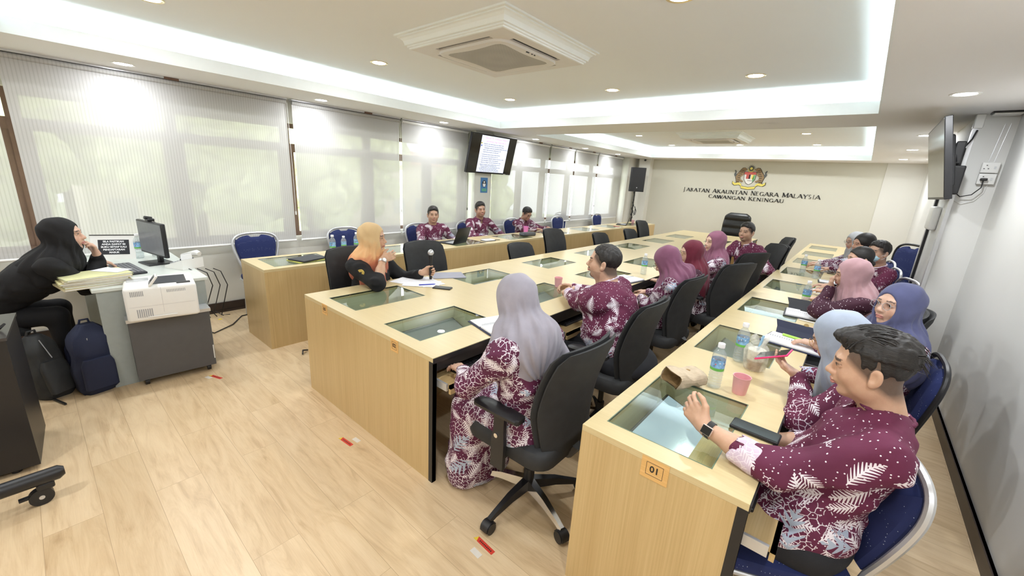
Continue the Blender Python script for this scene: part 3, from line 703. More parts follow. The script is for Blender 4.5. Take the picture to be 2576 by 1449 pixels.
line('Seksyen 7A - Kewajipan melapor', .03, .262, .041, pink, 'CENTER'); line('permintaan bagi maklumat di', .03, .212, .041, pink, 'CENTER')
L = ['Seseorang, yang dengan apa jua cara dihantar oleh', 'orang lain secara langsung atau secara tak langsung', 'mendapatkan untuk atau memberikan kepada orang lain itu,', 'maksud rahsia rasmi atau perkataan lain, surat', 'bentuk atau cara palsu yang tidak patut :-']
for i, t in enumerate(L): line(t, -.26+.012*(i % 3), .168-i*.032, .024)
L = ['berhubungan dengan sesuatu tempat larangan ;', 'berhubungan dengan sebarang perang itu ;', 'telah dibuat atau didapatkan melanggar apa Akta ini, atau', 'telah diamanahkan sebagai rahsia kepadanya ;', 'dibuat atau didapati, atau dia berkesempatan boleh',]
for i, t in enumerate(L): line('%s.  ' % 'abcde'[i]+t, -.29, .0-i*.032, .024)
L = ['sebagai ahli menjalankan tugasnya, hendaklah dengan serta-merta', 'melaporkan perhubungan itu kepada pegawai polis di', 'berpangkat Inspektor atau ke atas, jika pegawai dalam jawatan', 'mana dapat melaporkan secara berhubung ketua jabatan', 'suatu kesalahan yang boleh dihukum dengan penjara selama', 'tempoh tidak kurang daripada satu tahun tetapi tidak lebih', 'daripada lima tahun.']
for i, t in enumerate(L): line(t, -.28+.018*(i % 3), -.162-i*.0215, .0195)
MB().lathe([(.014, 0), (.014, .001)], 12, X=X @ Matrix.Translation((-.31, .175, .003))).build('yellow_dot', plain('slide_yellow', (.8, .7, .1), .6), pg)
MB().lathe([(.014, 0), (.014, .001)], 12, X=X @ Matrix.Translation((-.305, .135, .003))).build('blue_dot', plain('slide_blue', (.08, .15, .7), .6), pg)
MB().box(.36, .42, -h/2+.004, -h/2+.014, .0016, .003, X=X).build('brand_strip', M['alu'], s)
MB().box(-.14, -.05, -.06, .06, -.2, .2).build('wall_bracket', M['dark'], e)
tag(MB().box(-5.099, -5.096, 5.143, 5.315, 1.378, 1.632).build('poster', plain('poster_blue', (.05, .19, .45), .5)), 'small blue poster on the grey pillar below the hanging screen', 'poster')
po = bpy.data.objects['poster']
X2 = facing((-5.096, 5.229, 1.53), 0)
MB().lathe([(.05, 0), (.05, .001)], 20, X=X2 @ Matrix.Diagonal((1, 1.2, 1, 1))).build('badge', M['dark'], po)
MB().lathe([(.018, 0), (.018, .002)], 14, X=X2 @ Matrix.Translation((0, .027, 0))).poly([(-.035, .0), (.035, 0), (.03, -.03), (.02, -.05), (-.02, -.05), (-.03, -.03)], .002, X=X2).build('badge_figure', M['paper'], po)
MB().box(-5.096, -5.0955, 5.17, 5.29, 1.40, 1.45).build('green_strip', plain('poster_green', (.12, .4, .28), .5), po)
e, s, X = tv((.396, 5.214, 1.993), pi, radians(12.8), 1.10, .63, 'television on the right pillar seen almost edge-on, its screen reflecting the room')
mb = MB().box(.05, .16, -.05, .05, -.15, .12).tube([(.03, -.05, .08), (.1, -.1, .1), (.17, 0, .05)], .02, 6).tube([(.05, -.3, -.1), (.09, -.32, -.05), (.08, -.28, .05), (.1, -.25, .0)], .006, 6)
mb.rbox(.07, .13, -.22, -.1, -.02, .16, .01).rbox(.08, .17, -.24, -.08, -.26, -.03, .012); mb.build('wall_bracket', M['dark'], e)
tag(MB().tube([(.575, 5.15, 2.25), (.56, 5.12, 2.18), (.53, 5.08, 2.12), (.50, 5.05, 2.07)], .006, 6).build('power_cable', M['dark'], smooth=True), 'black cable dropping from the ceiling box to the right television', 'cable')
# silver rail, white access point and notice on the pillar side
tag(MB().box(.548, .572, 6.10, 6.16, .1, 2.0).build('metal_rail', M['alu']), 'tall grey metal rail on the side of the right pillar', 'rail')
tag(MB().box(.552, .572, 6.075, 6.10, .1, 2.0).build('black_strip', M['dark']), 'thin black strip beside the metal rail on the right pillar', 'strip')
tag(MB().rbox(.515, .572, 5.62, 5.95, 1.40, 1.625, .02).build('access_point', M['white'], smooth=True), 'white rounded wall unit under the right television', 'wall unit')
no = tag(MB().box(.569, .572, 5.27, 5.42, 1.13, 1.41).build('notice', M['paper']), 'white and blue notice stuck on the side of the right pillar', 'notice')
MB().box(.568, .569, 5.29, 5.40, 1.18, 1.34).build('printed_area', plain('notice_blue', (.25, .32, .5), .6, var=.5, scale=30), no)
# sockets on the front of the pillar
for i, (z0, z1) in enumerate(((1.918, 2.0), (1.828, 1.912))):
    e = empty('wall_socket', (.717, 5.17, (z0+z1)/2), 0, 'double white power socket on the right pillar, %s one%s' % (('upper', '') if i == 0 else ('lower', ' with a black plug')), 'socket', 'sockets on the right pillar')
    h2 = (z1-z0)/2
    MB().rbox(-.05, .05, -.035, 0, -h2, h2, .004).build('box', M['white'], e, True)
    mb = MB()
    for dx in (-.022,):
        for (a, b) in ((0, .018), (-.012, -.008), (.012, -.008)): mb.box(dx+a-.004, dx+a+.004, -.037, -.034, b-.003, b+.003)
    mb.build('pin_holes', M['dark'], e)
    MB().box(.02, .032, -.038, -.034, -.01, .01).build('switch', M['alu'], e)
tag(MB().rbox(.68, .72, 5.10, 5.135, 1.855, 1.875, .005).tube([(.70, 5.12, 1.86), (.70, 5.11, 1.80), (.66, 5.11, 1.74), (.60, 5.13, 1.72), (.58, 5.15, 1.74)], .004, 6).build('power_plug', M['dark'], smooth=True), 'black plug and flex in the lower pillar socket', 'plug')
tag(MB().tube([(.735, 5.165, 1.825), (.73, 5.163, 1.76), (.69, 5.163, 1.69), (.62, 5.163, 1.66), (.575, 5.163, 1.69)], .003, 6).build('flex', M['white'], smooth=True), 'thin white flex looping below the pillar sockets', 'flex')
tag(MB().tube([(.70, 5.167, 2.0), (.72, 5.167, 2.3)], .0015, 5).build('flex', M['alu']), 'thin conduit line rising above the pillar sockets, left', 'flex')
tag(MB().tube([(.73, 5.167, 2.0), (.75, 5.167, 2.3)], .0015, 5).build('flex', M['alu']), 'thin conduit line rising above the pillar sockets, right', 'flex')
e = empty('emergency_light', (.70, 5.08, HC), 0, 'black box with a white base at the ceiling above the right pillar', 'ceiling device')
MB().rbox(-.085, .085, -.06, .06, -.012, 0, .004).build('base', M['dark'], e, True); MB().rbox(-.075, .075, -.05, .05, -.026, -.012, .004).build('diffuser', M['white'], e, True)
MB().tube([(.08, 0, -.006), (.2, -.1, -.004)], .003, 5).build('lead', M['dark'], e)
# loudspeaker on a stand
e = empty('loudspeaker', (-4.66, 10.45, 0), radians(-55), 'black loudspeaker on a pole beside the far corner', 'loudspeaker')
mb = MB(); mb.loft([[(x, y, z) for x, y in ((-.16, -.14), (.16, -.19), (.19, -.16), (.19, .16), (.16, .19), (-.16, .14))] for z in (1.50, 2.10)])
mb.build('cabinet', M['dark'], e); MB().rbox(.19, .197, -.165, .165, 1.53, 2.07, .002).build('grille', plain('speaker_grille', (.012, .012, .013), .7, bump=.3, bscale=500), e)
MB().cyl((.197, .0, 1.60), (.2, 0, 1.60), .013).build('badge', M['alu'], e)
st = tag(empty('speaker_stand', (-4.66, 10.45, 0), 0), 'black tripod speaker stand with hanging cables in the far left corner', 'stand')
MB().cyl((0, 0, .75), (0, 0, 1.5), .014).cyl((0, 0, .12), (0, 0, .9), .019).build('pole', M['dark'], st, True)
for k in range(3): MB().tube([(0, 0, .75), (.28*cos(k*2.09+.4), .28*sin(k*2.09+.4), .02)], .012, 6).build('leg', M['dark'], st)
MB().tube([(.02*sin(a*5), .03*cos(a*4), .8+a*.115) for a in np.linspace(0, 6, 40)], .009, 5).tube([(.03, .02, .95), (.09, 0, .9), (.1, .02, 1.0), (.04, .03, 1.12), (.08, 0, 1.05), (.06, 0, .88)], .010, 5).build('cable_bundle', M['dark'], st, True)
# wall lettering: engraved-style capitals built from thick and thin strokes with serifs
LET = {'J': [('v', .30, -.08, 1), ('c', .30, -.12, .05, -.2)], 'A': [('d', .5, 1, .02, 0, 0), ('d', .5, 1, .98, 0, 1), ('h', .2, .8, .33)], 'B': [('v', .18, 0, 1), ('b', .18, .52, 1, .62), ('b', .18, 0, .54, .72)],
       'T': [('v', .5, 0, 1), ('h', .04, .96, .965)], 'N': [('v', .14, 0, 1, 0), ('d', .14, 1, .88, 0, 1), ('v', .88, 0, 1, 0)], 'K': [('v', .18, 0, 1), ('d', .82, 1, .2, .45, 0), ('d', .42, .6, .92, 0, 1)],
       'U': [('v', .16, .25, 1), ('v', .86, .25, 1, 0), ('u', .16, .86, .27)], 'E': [('v', .18, 0, 1), ('h', .18, .78, .965), ('h', .18, .66, .51), ('h', .18, .8, .035)], 'G': [('o', 35, 330), ('v', .86, .08, .42)],
       'R': [('v', .18, 0, 1), ('b', .18, .48, 1, .64), ('d', .46, .5, .95, 0, 1)], 'M': [('v', .10, 0, 1, 0), ('d', .10, 1, .52, .1, 1), ('d', .98, 1, .52, .1, 0), ('v', .98, 0, 1, 1)], 'L': [('v', .18, 0, 1), ('h', .18, .8, .035)],
       'Y': [('v', .5, 0, .5), ('d', .04, 1, .5, .48, 1), ('d', .96, 1, .5, .48, 0)], 'S': [('s',)], 'I': [('v', .5, 0, 1)], 'C': [('o', 40, 320)], 'W': [('d', .02, 1, .3, 0, 1), ('d', .52, 1, .3, 0, 0), ('d', .5, 1, .78, 0, 1), ('d', 1.02, 1, .78, 0, 0)]}
LW = {'J': .55, 'A': .86, 'B': .68, 'T': .74, 'N': .86, 'K': .8, 'U': .84, 'E': .64, 'G': .88, 'R': .76, 'M': .98, 'L': .62, 'Y': .78, 'S': .6, 'I': .42, 'C': .84, 'W': 1.15, ' ': .5}
M['letter'] = plain('black_letter', (.012, .012, .014), .4)
def letter(ch, x, z, h, w, root, X):
    mb = MB(); TK, TN, t = .19, .075, .008
    P = lambda a, b: (x+a*w, z+b*h)
    def quad(a, b, c, d): mb.poly([P(*a), P(*b), P(*c), P(*d)], t, X=X)
    def arc(cx, cz, rx, rz, a0, a1):
        A = np.linspace(radians(a0), radians(a1), 15); o, i = [], []
        for a in A:
            k = TK*abs(cos(a))**1.3+TN*(1-abs(cos(a))); o.append(P(cx+rx*cos(a), cz+rz*sin(a))); i.append(P(cx+(rx-k)*cos(a), cz+(rz-k*.62)*sin(a)))
        for j in range(len(A)-1): mb.poly([o[j], o[j+1], i[j+1], i[j]], t, X=X)
    for s in LET[ch]:
        if s[0] == 'v':
            tk = TK if len(s) < 5 or s[4] else TN*1.3
            quad((s[1]-tk/2, s[2]), (s[1]+tk/2, s[2]), (s[1]+tk/2, s[3]), (s[1]-tk/2, s[3]))
            for zz in (s[2], s[3]):
                if zz in (0, 1): quad((s[1]-.17, zz-(.02 if zz else -.0)), (s[1]+.17, zz-(.02 if zz else 0)), (s[1]+.17, zz+(0 if zz else .035)), (s[1]-.17, zz+(0 if zz else .035)))
        elif s[0] == 'h': quad((s[1], s[3]-.028), (s[2], s[3]-.028), (s[2], s[3]+.028), (s[1], s[3]+.028)); (s[3] in (.965, .035)) and quad((s[2]-.045, s[3]-.07), (s[2], s[3]-.07), (s[2], s[3]+.07), (s[2]-.045, s[3]+.07))
        elif s[0] == 'd':
            tk = (TK if s[5] else TN)*.66
            quad((s[1]-tk, s[2]), (s[1]+tk, s[2]), (s[3]+tk, s[4]), (s[3]-tk, s[4]))
            if s[4] == 0: quad((s[3]-.15, 0), (s[3]+.15, 0), (s[3]+.15, .035), (s[3]-.15, .035))
            if s[2] == 1 and ch in 'KYW': quad((s[1]-.14, .965), (s[1]+.14, .965), (s[1]+.14, 1), (s[1]-.14, 1))
        elif s[0] == 'b': arc(s[1]+.1, (s[2]+s[3])/2, s[4]-.1, (s[3]-s[2])/2, -90, 90); quad((s[1], s[3]-.05), (s[1]+.12, s[3]-.05), (s[1]+.12, s[3]), (s[1], s[3])); quad((s[1], s[2]), (s[1]+.12, s[2]), (s[1]+.12, s[2]+.05), (s[1], s[2]+.05))
        elif s[0] == 'u': arc((s[1]+s[2])/2, s[3], (s[2]-s[1])/2+.06, s[3]+.01, 180, 360)
        elif s[0] == 'o': arc(.5, .5, .47, .51, s[1], s[2])
        elif s[0] == 'c': arc(.02, -.07, .38, .20, -105, 2)
        elif s[0] == 's': arc(.48, .74, .36, .27, 40, 265); arc(.5, .25, .38, .26, -140, 85)
    o = mb.build('letter_'+ch.lower(), M['letter'], root); return o
def wall_text(s, xa, xb, z, h, label):
    root = empty('wall_lettering', ((xa+xb)/2, YF-.004, z), 0, label, 'lettering', 'black lettering on the far wall')
    tot = sum(LW[c] for c in s)+.10*(len(s)-1); k = (xb-xa)/tot; x = xa-(xa+xb)/2
    X = Matrix.Translation((0, 0, 0)) @ Matrix.Rotation(pi/2, 4, 'X')
    for i, c in enumerate(s):
        if c != ' ': letter(c, x, 0, h*(1.12 if i == 0 or s[i-1] == ' ' else 1), LW[c]*k, root, X)
        x += (LW[c]+.10)*k
wall_text('JABATAN AKAUNTAN NEGARA MALAYSIA', -3.70, -.76, 1.590, .088, 'raised black capitals JABATAN AKAUNTAN NEGARA MALAYSIA on the far wall')
wall_text('CAWANGAN KENINGAU', -3.06, -1.42, 1.462, .078, 'raised black capitals CAWANGAN KENINGAU under the longer line on the far wall')
# coat of arms
e = empty('wall_emblem', (-2.215, YF, 2.0), 0, 'coloured coat of arms with two tigers and a shield above the wall lettering', 'emblem')
XE = Matrix.Rotation(pi/2, 4, 'X') @ Matrix.Diagonal((.66, .60, 1, 1)) @ Matrix.Translation((0, 0, .001))
gold = plain('emblem_gold', (.75, .62, .12), .5); blk = M['letter']; tan = plain('emblem_tan', (.30, .20, .10), .6, var=.5, scale=60)
red = plain('emblem_red', (.55, .10, .08), .5); yel = plain('emblem_yellow', (.80, .68, .15), .5); grn = plain('emblem_green', (.15, .42, .16), .5); wht = plain('emblem_white', (.82, .80, .76), .6); gry = plain('emblem_grey', (.10, .11, .11), .6)
def E(name, polys, m, t0=.0, t=.006):
    mb = MB()
    for p in polys: mb.poly(p, t, X=XE @ Matrix.Translation((0, 0, t0)))
    return mb.build(name, m, e)
star = []
for k in range(28):
    a = k*2*pi/28+pi/2; r = .17 if k % 2 == 0 else .08; star.append((r*cos(a)*.8, .34+r*sin(a)*.9))
E('star', [star], gry); E('sun', [[(.045*cos(a), .335+.05*sin(a)) for a in np.linspace(0, 2*pi, 20)[:-1]]], yel, .006)
cr = [(.095*cos(a), .29+.10*sin(a)) for a in np.linspace(pi*.92, pi*2.08, 16)]+[(.075*cos(a), .305+.085*sin(a)) for a in np.linspace(pi*2.08, pi*.92, 16)]
E('crescent', [cr], yel, .007)
sh = [(-.19, .20), (.19, .20), (.17, -.08), (.09, -.22), (0, -.28), (-.09, -.22), (-.17, -.08)]
E('shield_edge', [[(a*1.08, b*1.05) for a, b in sh]], blk, .004); E('shield', [sh], wht, .008)
E('shield_band', [[(-.188, .198), (.188, .198), (.182, .10), (-.182, .10)]], red, .012)
E('shield_red', [[(-.115, .10), (-.03, .10), (-.03, -.06), (-.115, -.06)]], red, .012); E('shield_black', [[(-.03, .10), (.02, .10), (.02, -.06), (-.03, -.06)]], blk, .012)
E('shield_yellow', [[(.05, .10), (.12, .10), (.12, -.08), (.05, -.06)]], yel, .012); E('shield_green', [[(.12, .09), (.175, .09), (.165, -.08), (.10, -.19), (.10, -.04)]], grn, .012)
E('shield_lines', [[(-.18+.03*k, .19), (-.172+.03*k, .19), (-.172+.03*k, .105), (-.18+.03*k, .105)] for k in range(12)]+[[(-.05+.05*k, -.12), (-.02+.05*k, -.12), (-.035+.05*k, -.16)] for k in range(3)], blk, .0165, .001)
for s in (1, -1):
    ti = [(.12, .30), (.20, .36), (.27, .35), (.32, .28), (.36, .20), (.43, .10), (.46, 0), (.42, -.14), (.40, -.24), (.33, -.26), (.31, -.16), (.22, -.20), (.19, -.15), (.29, -.09), (.30, .0), (.24, .06), (.19, .14), (.23, .20), (.16, .25)]
    P = [(a*s, b) for a, b in ti]; P = P if s > 0 else P[::-1]
    E('tiger_outline', [[(a*1.04, b*1.03) for a, b in P]], blk, .002); E('tiger', [P], tan, .010)
    tl = [(.40, .0), (.50, .02), (.53, .10), (.50, .18), (.53, .25), (.50, .26), (.46, .20), (.46, .12), (.42, .06)]
    P = [(a*s, b) for a, b in tl]; E('tiger_tail', [P if s > 0 else P[::-1]], gry, .008)
    st = [[(a*s, b), ((a+.09)*s, b+.015), ((a+.09)*s, b+.03), (a*s, b+.02)] for a, b in ((.22, .24), (.24, .17), (.27, .1), (.30, .03), (.31, -.05), (.31, -.13), (.32, -.2))]
    E('tiger_stripes', [q if s > 0 else q[::-1] for q in st], blk, .0165, .001)
rb = [(-.54, -.17), (-.47, -.24), (-.30, -.21), (-.24, -.26), (-.22, -.35), (0, -.39), (.22, -.35), (.24, -.26), (.30, -.21), (.47, -.24), (.54, -.17), (.50, -.30), (.40, -.33), (.29, -.29), (.28, -.40), (0, -.47), (-.28, -.40), (-.29, -.29), (-.40, -.33), (-.50, -.30)]
def strip(pts, nm, m, t0, g=0):
    k = len(pts)//2; q = [[pts[i], pts[i+1], pts[-(i+1)-0 if False else len(pts)-2-i], pts[len(pts)-1-i]] for i in range(k-1)]
    return q
top = [(-.53, -.18), (-.45, -.245), (-.30, -.215), (-.235, -.27), (-.22, -.35), (0, -.385), (.22, -.35), (.235, -.27), (.30, -.215), (.45, -.245), (.53, -.18)]
bot = [(a*1.0, b-.085) for a, b in top]
Q = [[bot[i], bot[i+1], top[i+1], top[i]] for i in range(10)]
Qb = [[(a*1.03, b-.012) for a, b in q[:2]]+[(a*1.03, b+.012) for a, b in q[2:]] for q in Q]
E('ribbon_edge', Qb, blk, .004); E('ribbon', Q, yel, .012)
# ------------------------------------------------------------------ things on the tables
M['water'] = glass_mat('water', (.93, .96, .97), 1.33)
M['cap'] = plain('bottle_cap', (.86, .86, .88), .4); M['lbl_b'] = plain('label_blue', (.22, .42, .72), .4, var=.5, scale=60); M['lbl_g'] = plain('label_green', (.16, .50, .10), .4)
M['lbl_r'] = plain('label_red', (.75, .12, .15), .4); M['pinkc'] = plain('pink_plastic', (.78, .40, .43), .35); M['navy'] = plain('navy_cover', (.012, .018, .055), .55, bump=.1)
M['mag'] = plain('magenta_plastic', (.80, .25, .62), .3)
def bottle(label, lx):
    e = empty('water_bottle', (0, 0, 0), 0, label, 'water bottle', 'bottles of drinking water')
    pr = [(.0, .002), (.026, .002), (.030, .008)]
    for k in range(5): pr += [(.031, .014+k*.014), (.0285, .021+k*.014)]
    pr += [(.031, .088), (.0295, .092), (.0295, .145), (.031, .15), (.030, .162), (.024, .178), (.014, .192), (.0125, .196), (.0125, .204)]
    MB().lathe(pr, 24, cap=False).build('body', M['pet'], e, True)
    MB().lathe([(.0155, .202), (.0155, .220), (.0145, .222), (0.001, .222)], 20).build('cap', M['cap'], e, True)
    mb = MB().lathe([(.0305, .105), (.0305, .146)], 24, cap=False, mi=0).lathe([(.0307, .092), (.0307, .105)], 24, cap=False, mi=1)
    lb = mb.build('label', [M['lbl_b'], M['lbl_g']], e, True)
    for a0 in (2.2, 4.6, .2): MB().ell((.0277*cos(a0), .0277*sin(a0), .124), (.004, .004, .005)).build('red_dot', M['lbl_r'], lb, True)
    for a0 in (2.65, 3.3, 5.2, 5.8): MB().ell((.0284*cos(a0), .0284*sin(a0), .132), (.0032, .0032, .004)).build('white_mark', M['paper'], lb, True)
    KID[e.name] = kids(e); KID[lb.name] = kids(lb)
    return e
BT = bottle('full water bottle nearest on the right table, beside the pink cup', 0); BT.location = (-.362, 1.985, H)
def bt(x, y, label, rz=0, z=H): return copy_tree(BT, None, (x, y, z), rz, label)
bt(-.345, 2.415, 'water bottle on the right table touching the plastic bag', 2)
bt(-.205, 4.12, 'water bottle on the right table beyond the second notebook', 1)
bt(-.247, 5.68, 'water bottle on the right table in front of the woman in the pink headscarf', 3)
bt(-.397, 5.98, 'water bottle on the right table, the farthest one there', 4)
bt(-1.621, 4.12, 'water bottle on the middle table in front of the mauve headscarf', 5)
bt(-1.60, 6.3, 'water bottle on the middle table behind the dark red headscarf', 1)
bt(-4.15, 2.02, 'tall water bottle on the left table, left of the speaker chair', 1)
bt(-4.30, 2.22, 'small water bottle on the left table, middle of three', 2).scale = (.9, .9, .8)
bt(-4.22, 2.33, 'water bottle on the left table, right one of three next to the headscarf', 3)
def cup(label, m, x, y, r=.037, h=.085, z=H, jag=0):
    e = empty('cup', (x, y, z), 0, label, 'cup')
    MB().lathe([(.0, 0), (r*.76, 0), (r*.80, .004), (r*1.0, h-.002), (r*1.02, h), (r*.96, h), (r*.75, .006), (0, .006)], 28, cap=False).build('cup_wall', m, e, True)
    MB().lathe([(r*1.0, h-.006), (r*1.05, h-.003), (r*1.04, h+.001), (r*.98, h)], 28, cap=False).build('rim', m, e, True)
    return e
cup('pink plastic cup on the right table beside the nearest water bottle', M['pinkc'], -.257, 2.01)
cup('pink plastic cup beside the clasped hands of the bearded man', M['pinkc'], -1.90, 2.93, .035)
cup('pink plastic cup on the far end of the left table', M['pinkc'], -4.2, 9.55, .037)
c = cup('bright magenta cup in front of the man reading by the windows', M['mag'], -4.36, 5.55, .045, .11)
M['navyd'] = plain('cover_dark', (.02, .022, .03), .5)
def notebook(x, y, rz, label, flap=True, cover=None, w=.30, d=.155, open2=True, pen=None, z=H):
    """spiral notebook lying open in a cover; local x = along the spiral"""
    e = empty('notebook', (x, y, z), rz, label, 'notebook', 'notebooks on the tables'); cover = cover or M['navy']
    hw = w/2
    MB().rbox(-hw, hw, -d, d if open2 else 0, .0, .006, .003).build('cover', cover, e)
    mb = MB(); mb.rbox(-hw+.012, hw-.012, -d+.012, -.006, .006, .018, .002)
    if open2: mb.rbox(-hw+.012, hw-.012, .006, d-.012, .006, .014, .002)
    mb.build('pages', M['paper'], e)
    mb = MB()
    for k in range(22):
        xx = -hw+.03+k*(w-.06)/21; mb.tube([(xx, .009*cos(a), .016+.009*sin(a)) for a in np.linspace(0, 2*pi, 9)[:-1]], .0012, 4, closed=True)
    mb.build('spiral', M['greypl'], e)
    if flap:
        f = MB().loft([[(xx, d+.002+yy, zz) for xx, yy, zz in ((-hw*.86, 0, .003), (hw*.86, 0, .003), (hw*.86, .004, .003), (-hw*.86, .004, .003))], [(xx, d+.03+yy, zz) for xx, yy, zz in ((-hw*.9, 0, .045), (hw*.9, 0, .045), (hw*.9, .005, .045), (-hw*.9, .005, .045))], [(xx, d+.05+yy, zz) for xx, yy, zz in ((-hw, 0, .085), (hw, 0, .085), (hw, .004, .085), (-hw, .004, .085))]]).build('flap', cover, e)
        MB().lathe([(.014, -.002), (.014, .002), (0.001, .003)], 14, X=Matrix.Translation((0, d+.052, .088)) @ Matrix.Rotation(pi/2, 4, 'X')).build('clasp', plain('gold_clasp', (.6, .42, .2), .3, .8) if 'clasp' not in M else M['clasp'], f, True)
    if pen: tag(MB().tube([(-.07, d*.5, .022), (.05, d*.42, .020), (.07, d*.41, .018)], [.005, .005, .001], 8).build(pen[1], pen[0], None, True), pen[2], 'pen')
    return e
def pen_at(x, y, rz, m, label, z, L=.14, r=.0045, name='pen'):
    o = tag(MB().tube([(-L/2, 0, 0), (L*.36, 0, 0), (L*.45, 0, 0), (L/2, 0, 0)], [r, r, r*.7, .0008], 8).build(name, m, None, True), label, 'pen'); o.location = (x, y, z+r); o.rotation_euler.z = rz; return o
notebook(-.145, 2.985, radians(-9), 'open spiral notebook with upright navy flap, nearest one on the right table', w=.34, d=.125)
pen_at(-.15, 3.05, radians(-14), plain('lime_pen', (.42, .70, .10), .4), 'lime green highlighter lying on the nearest open notebook', H+.015, .15, .008, 'highlighter')
notebook(-.14, 3.80, radians(4), 'open spiral notebook with upright navy flap, second one on the right table', w=.33, d=.13, cover=M['navyd'])
pen_at(-.14, 3.87, radians(-12), M['dark'], 'black pen lying on the second open notebook', H+.015)
notebook(-.10, 4.93, radians(-12), 'white open notebook in front of the pink headscarf', False, M['paper'], .24, .12)
notebook(-.12, 6.45, radians(20), 'open notebook in front of the woman with tied black hair', False, M['paper'], .26, .12)
notebook(-.11, 5.55, radians(5), 'small dark notebook half hidden behind the pink headscarf', False, M['navyd'], .2, .09)
notebook(-1.60, 1.80, radians(75), 'open white notebook in front of the woman in the lilac headscarf', False, M['navy'], .26, .14)
notebook(-1.63, 3.72, radians(80), 'open notebook with black clip cover beside the typing woman in mauve', False, M['navyd'], .30, .13)
notebook(-1.62, 4.95, radians(70), 'open notebook in front of the dark red headscarf', False, M['navyd'], .26, .13)
notebook(-4.12, 4.3, radians(85), 'closed dark notebook right of the first laptop on the left table', False, M['navyd'], .21, .12, False)
notebook(-4.08, 5.95, radians(80), 'open notebook with white pages in front of the reading man', False, M['navyd'], .28, .13)
# phones and small things
def phone(x, y, z, rz, label, m=None, tilt=None):
    e = empty('mobile_phone', (x, y, z), rz, label, 'phone', 'mobile phones')
    if tilt: e.rotation_euler = tilt
    MB().rbox(-.075, .075, -.037, .037, 0, .009, .004).build('case', m or M['dark'], e, True)
    MB().rbox(-.071, .071, -.033, .033, .009, .0098, .0003).build('screen', M['tvg'], e)
    return e
phone(-2.475, 2.10, H, radians(30), 'black mobile phone lying near the papers of the speaker')
phone(-.135, 1.70, H, radians(-2), 'phone in a black case on the table edge by the nearest man').scale = (1.12, 1.05, 1.6)
phone(-.03, 6.75, H, radians(20), 'black phone in front of the pale grey headscarf')
pen_at(-.10, 6.2, radians(-20), M['dark'], 'black pen lying across the far part of the right table', H)
pen_at(-4.05, 4.45, radians(60), M['dark'], 'dark pen beside the closed notebook on the left table', H)
pen_at(-.12, 3.62, radians(-10), M['paper'], 'white pen just before the second notebook on the right table', H)
pen_at(-4.08, 8.45, radians(20), M['lbl_r'], 'red pen on the left table beyond the empty blue chairs', H)
# paper bag lying on its side
def crumple(o, amp, seed):
    random.seed(seed)
    for v in o.data.vertices: v.co += Vector((random.uniform(-amp, amp), random.uniform(-amp, amp), random.uniform(-amp, amp)))
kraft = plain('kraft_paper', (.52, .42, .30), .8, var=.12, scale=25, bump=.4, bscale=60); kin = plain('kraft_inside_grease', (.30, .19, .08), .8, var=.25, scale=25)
e = empty('paper_bag', (-.455, 1.86, H), radians(20), 'crumpled brown paper bag lying open towards the nearest man', 'paper bag')
def bagrings(k, L):
    R = []
    for t in np.linspace(0, 1, 9):
        w = (.062+.012*(1-t))*k; hh = (.042-.012*t+.008*sin(t*9))*k; pts = []
        for j in range(24):
            a = 2*pi*j/24; c, s_ = cos(a), sin(a); p = 3.2
            pts.append((-.085+L*t+(.012*sin(3*a) if t == 0 else 0), w*abs(c)**(2/p)*(1 if c > 0 else -1), .044+hh*abs(s_)**(2/p)*(1 if s_ > 0 else -1)))
        R.append(pts)
    return R
o = MB().loft(bagrings(1, .19), cap=False).raw([p for p in bagrings(1, .19)[-1]], [tuple(range(24))]).build('paper', kraft, e); crumple(o, .0018, 1)
o = MB().loft(bagrings(.90, .180), cap=False).raw([p for p in bagrings(.90, .180)[-1]], [tuple(range(24))]).build('lining', kin, e); crumple(o, .0010, 2)
e.rotation_euler = (0, 0, radians(55)); e.location = (-.475, 1.885, H+.002); e.scale = (.82, .9, .95)
# drink in a tied plastic bag
bagm = NT('milky_plastic_film'); _c = bagm.add('ShaderNodeBsdfTransparent'); bagm.put(_c.inputs[0], (.93, .93, .90)); _d2 = bagm.add('ShaderNodeBsdfTranslucent'); bagm.put(_d2.inputs[0], (.88, .87, .83)); _g = bagm.add('ShaderNodeBsdfDiffuse'); bagm.put(_g.inputs[0], (.86, .85, .82))
_m1 = bagm.add('ShaderNodeMixShader'); bagm.t.links.new(_d2.outputs[0], _m1.inputs[1]); bagm.t.links.new(_g.outputs[0], _m1.inputs[2])
_m2 = bagm.add('ShaderNodeMixShader'); bagm.put(_m2.inputs[0], bagm.ramp(bagm.noise(bagm.coord(), 30, 3), [(.35, (.25, .25, .25)), (.65, (.55, .55, .55))])); bagm.t.links.new(_c.outputs[0], _m2.inputs[1]); bagm.t.links.new(_m1.outputs[0], _m2.inputs[2]); bagm.t.links.new(_m2.outputs[0], bagm.o.inputs[0]); M['film'] = bagm.m
cupm = plain('cup_clear', (.80, .78, .70), .3)
e = empty('drink_cup', (-.262, 2.36, H), 0, 'takeaway cup of brown drink inside the plastic bag', 'cup')
MB().lathe([(0, .002), (.030, .002), (.038, .055), (.0385, .056), (0, .056)], 24).build('drink', plain('milk_tea', (.42, .25, .12), .3), e, True)
MB().lathe([(.0305, .056), (.0395, .056), (.043, .105), (.045, .106), (.045, .112), (.0, .113)], 24).build('cup', cupm, e, True)
MB().tube([(0, 0, .1), (.012, .012, .19)], .006, 10).build('straw', plain('straw_blue', (.30, .52, .72), .4), e, True)
e = empty('plastic_bag', (-.262, 2.36, H), 0, 'white tied plastic carrier bag with a drink inside, on the right table', 'plastic bag')
R = []
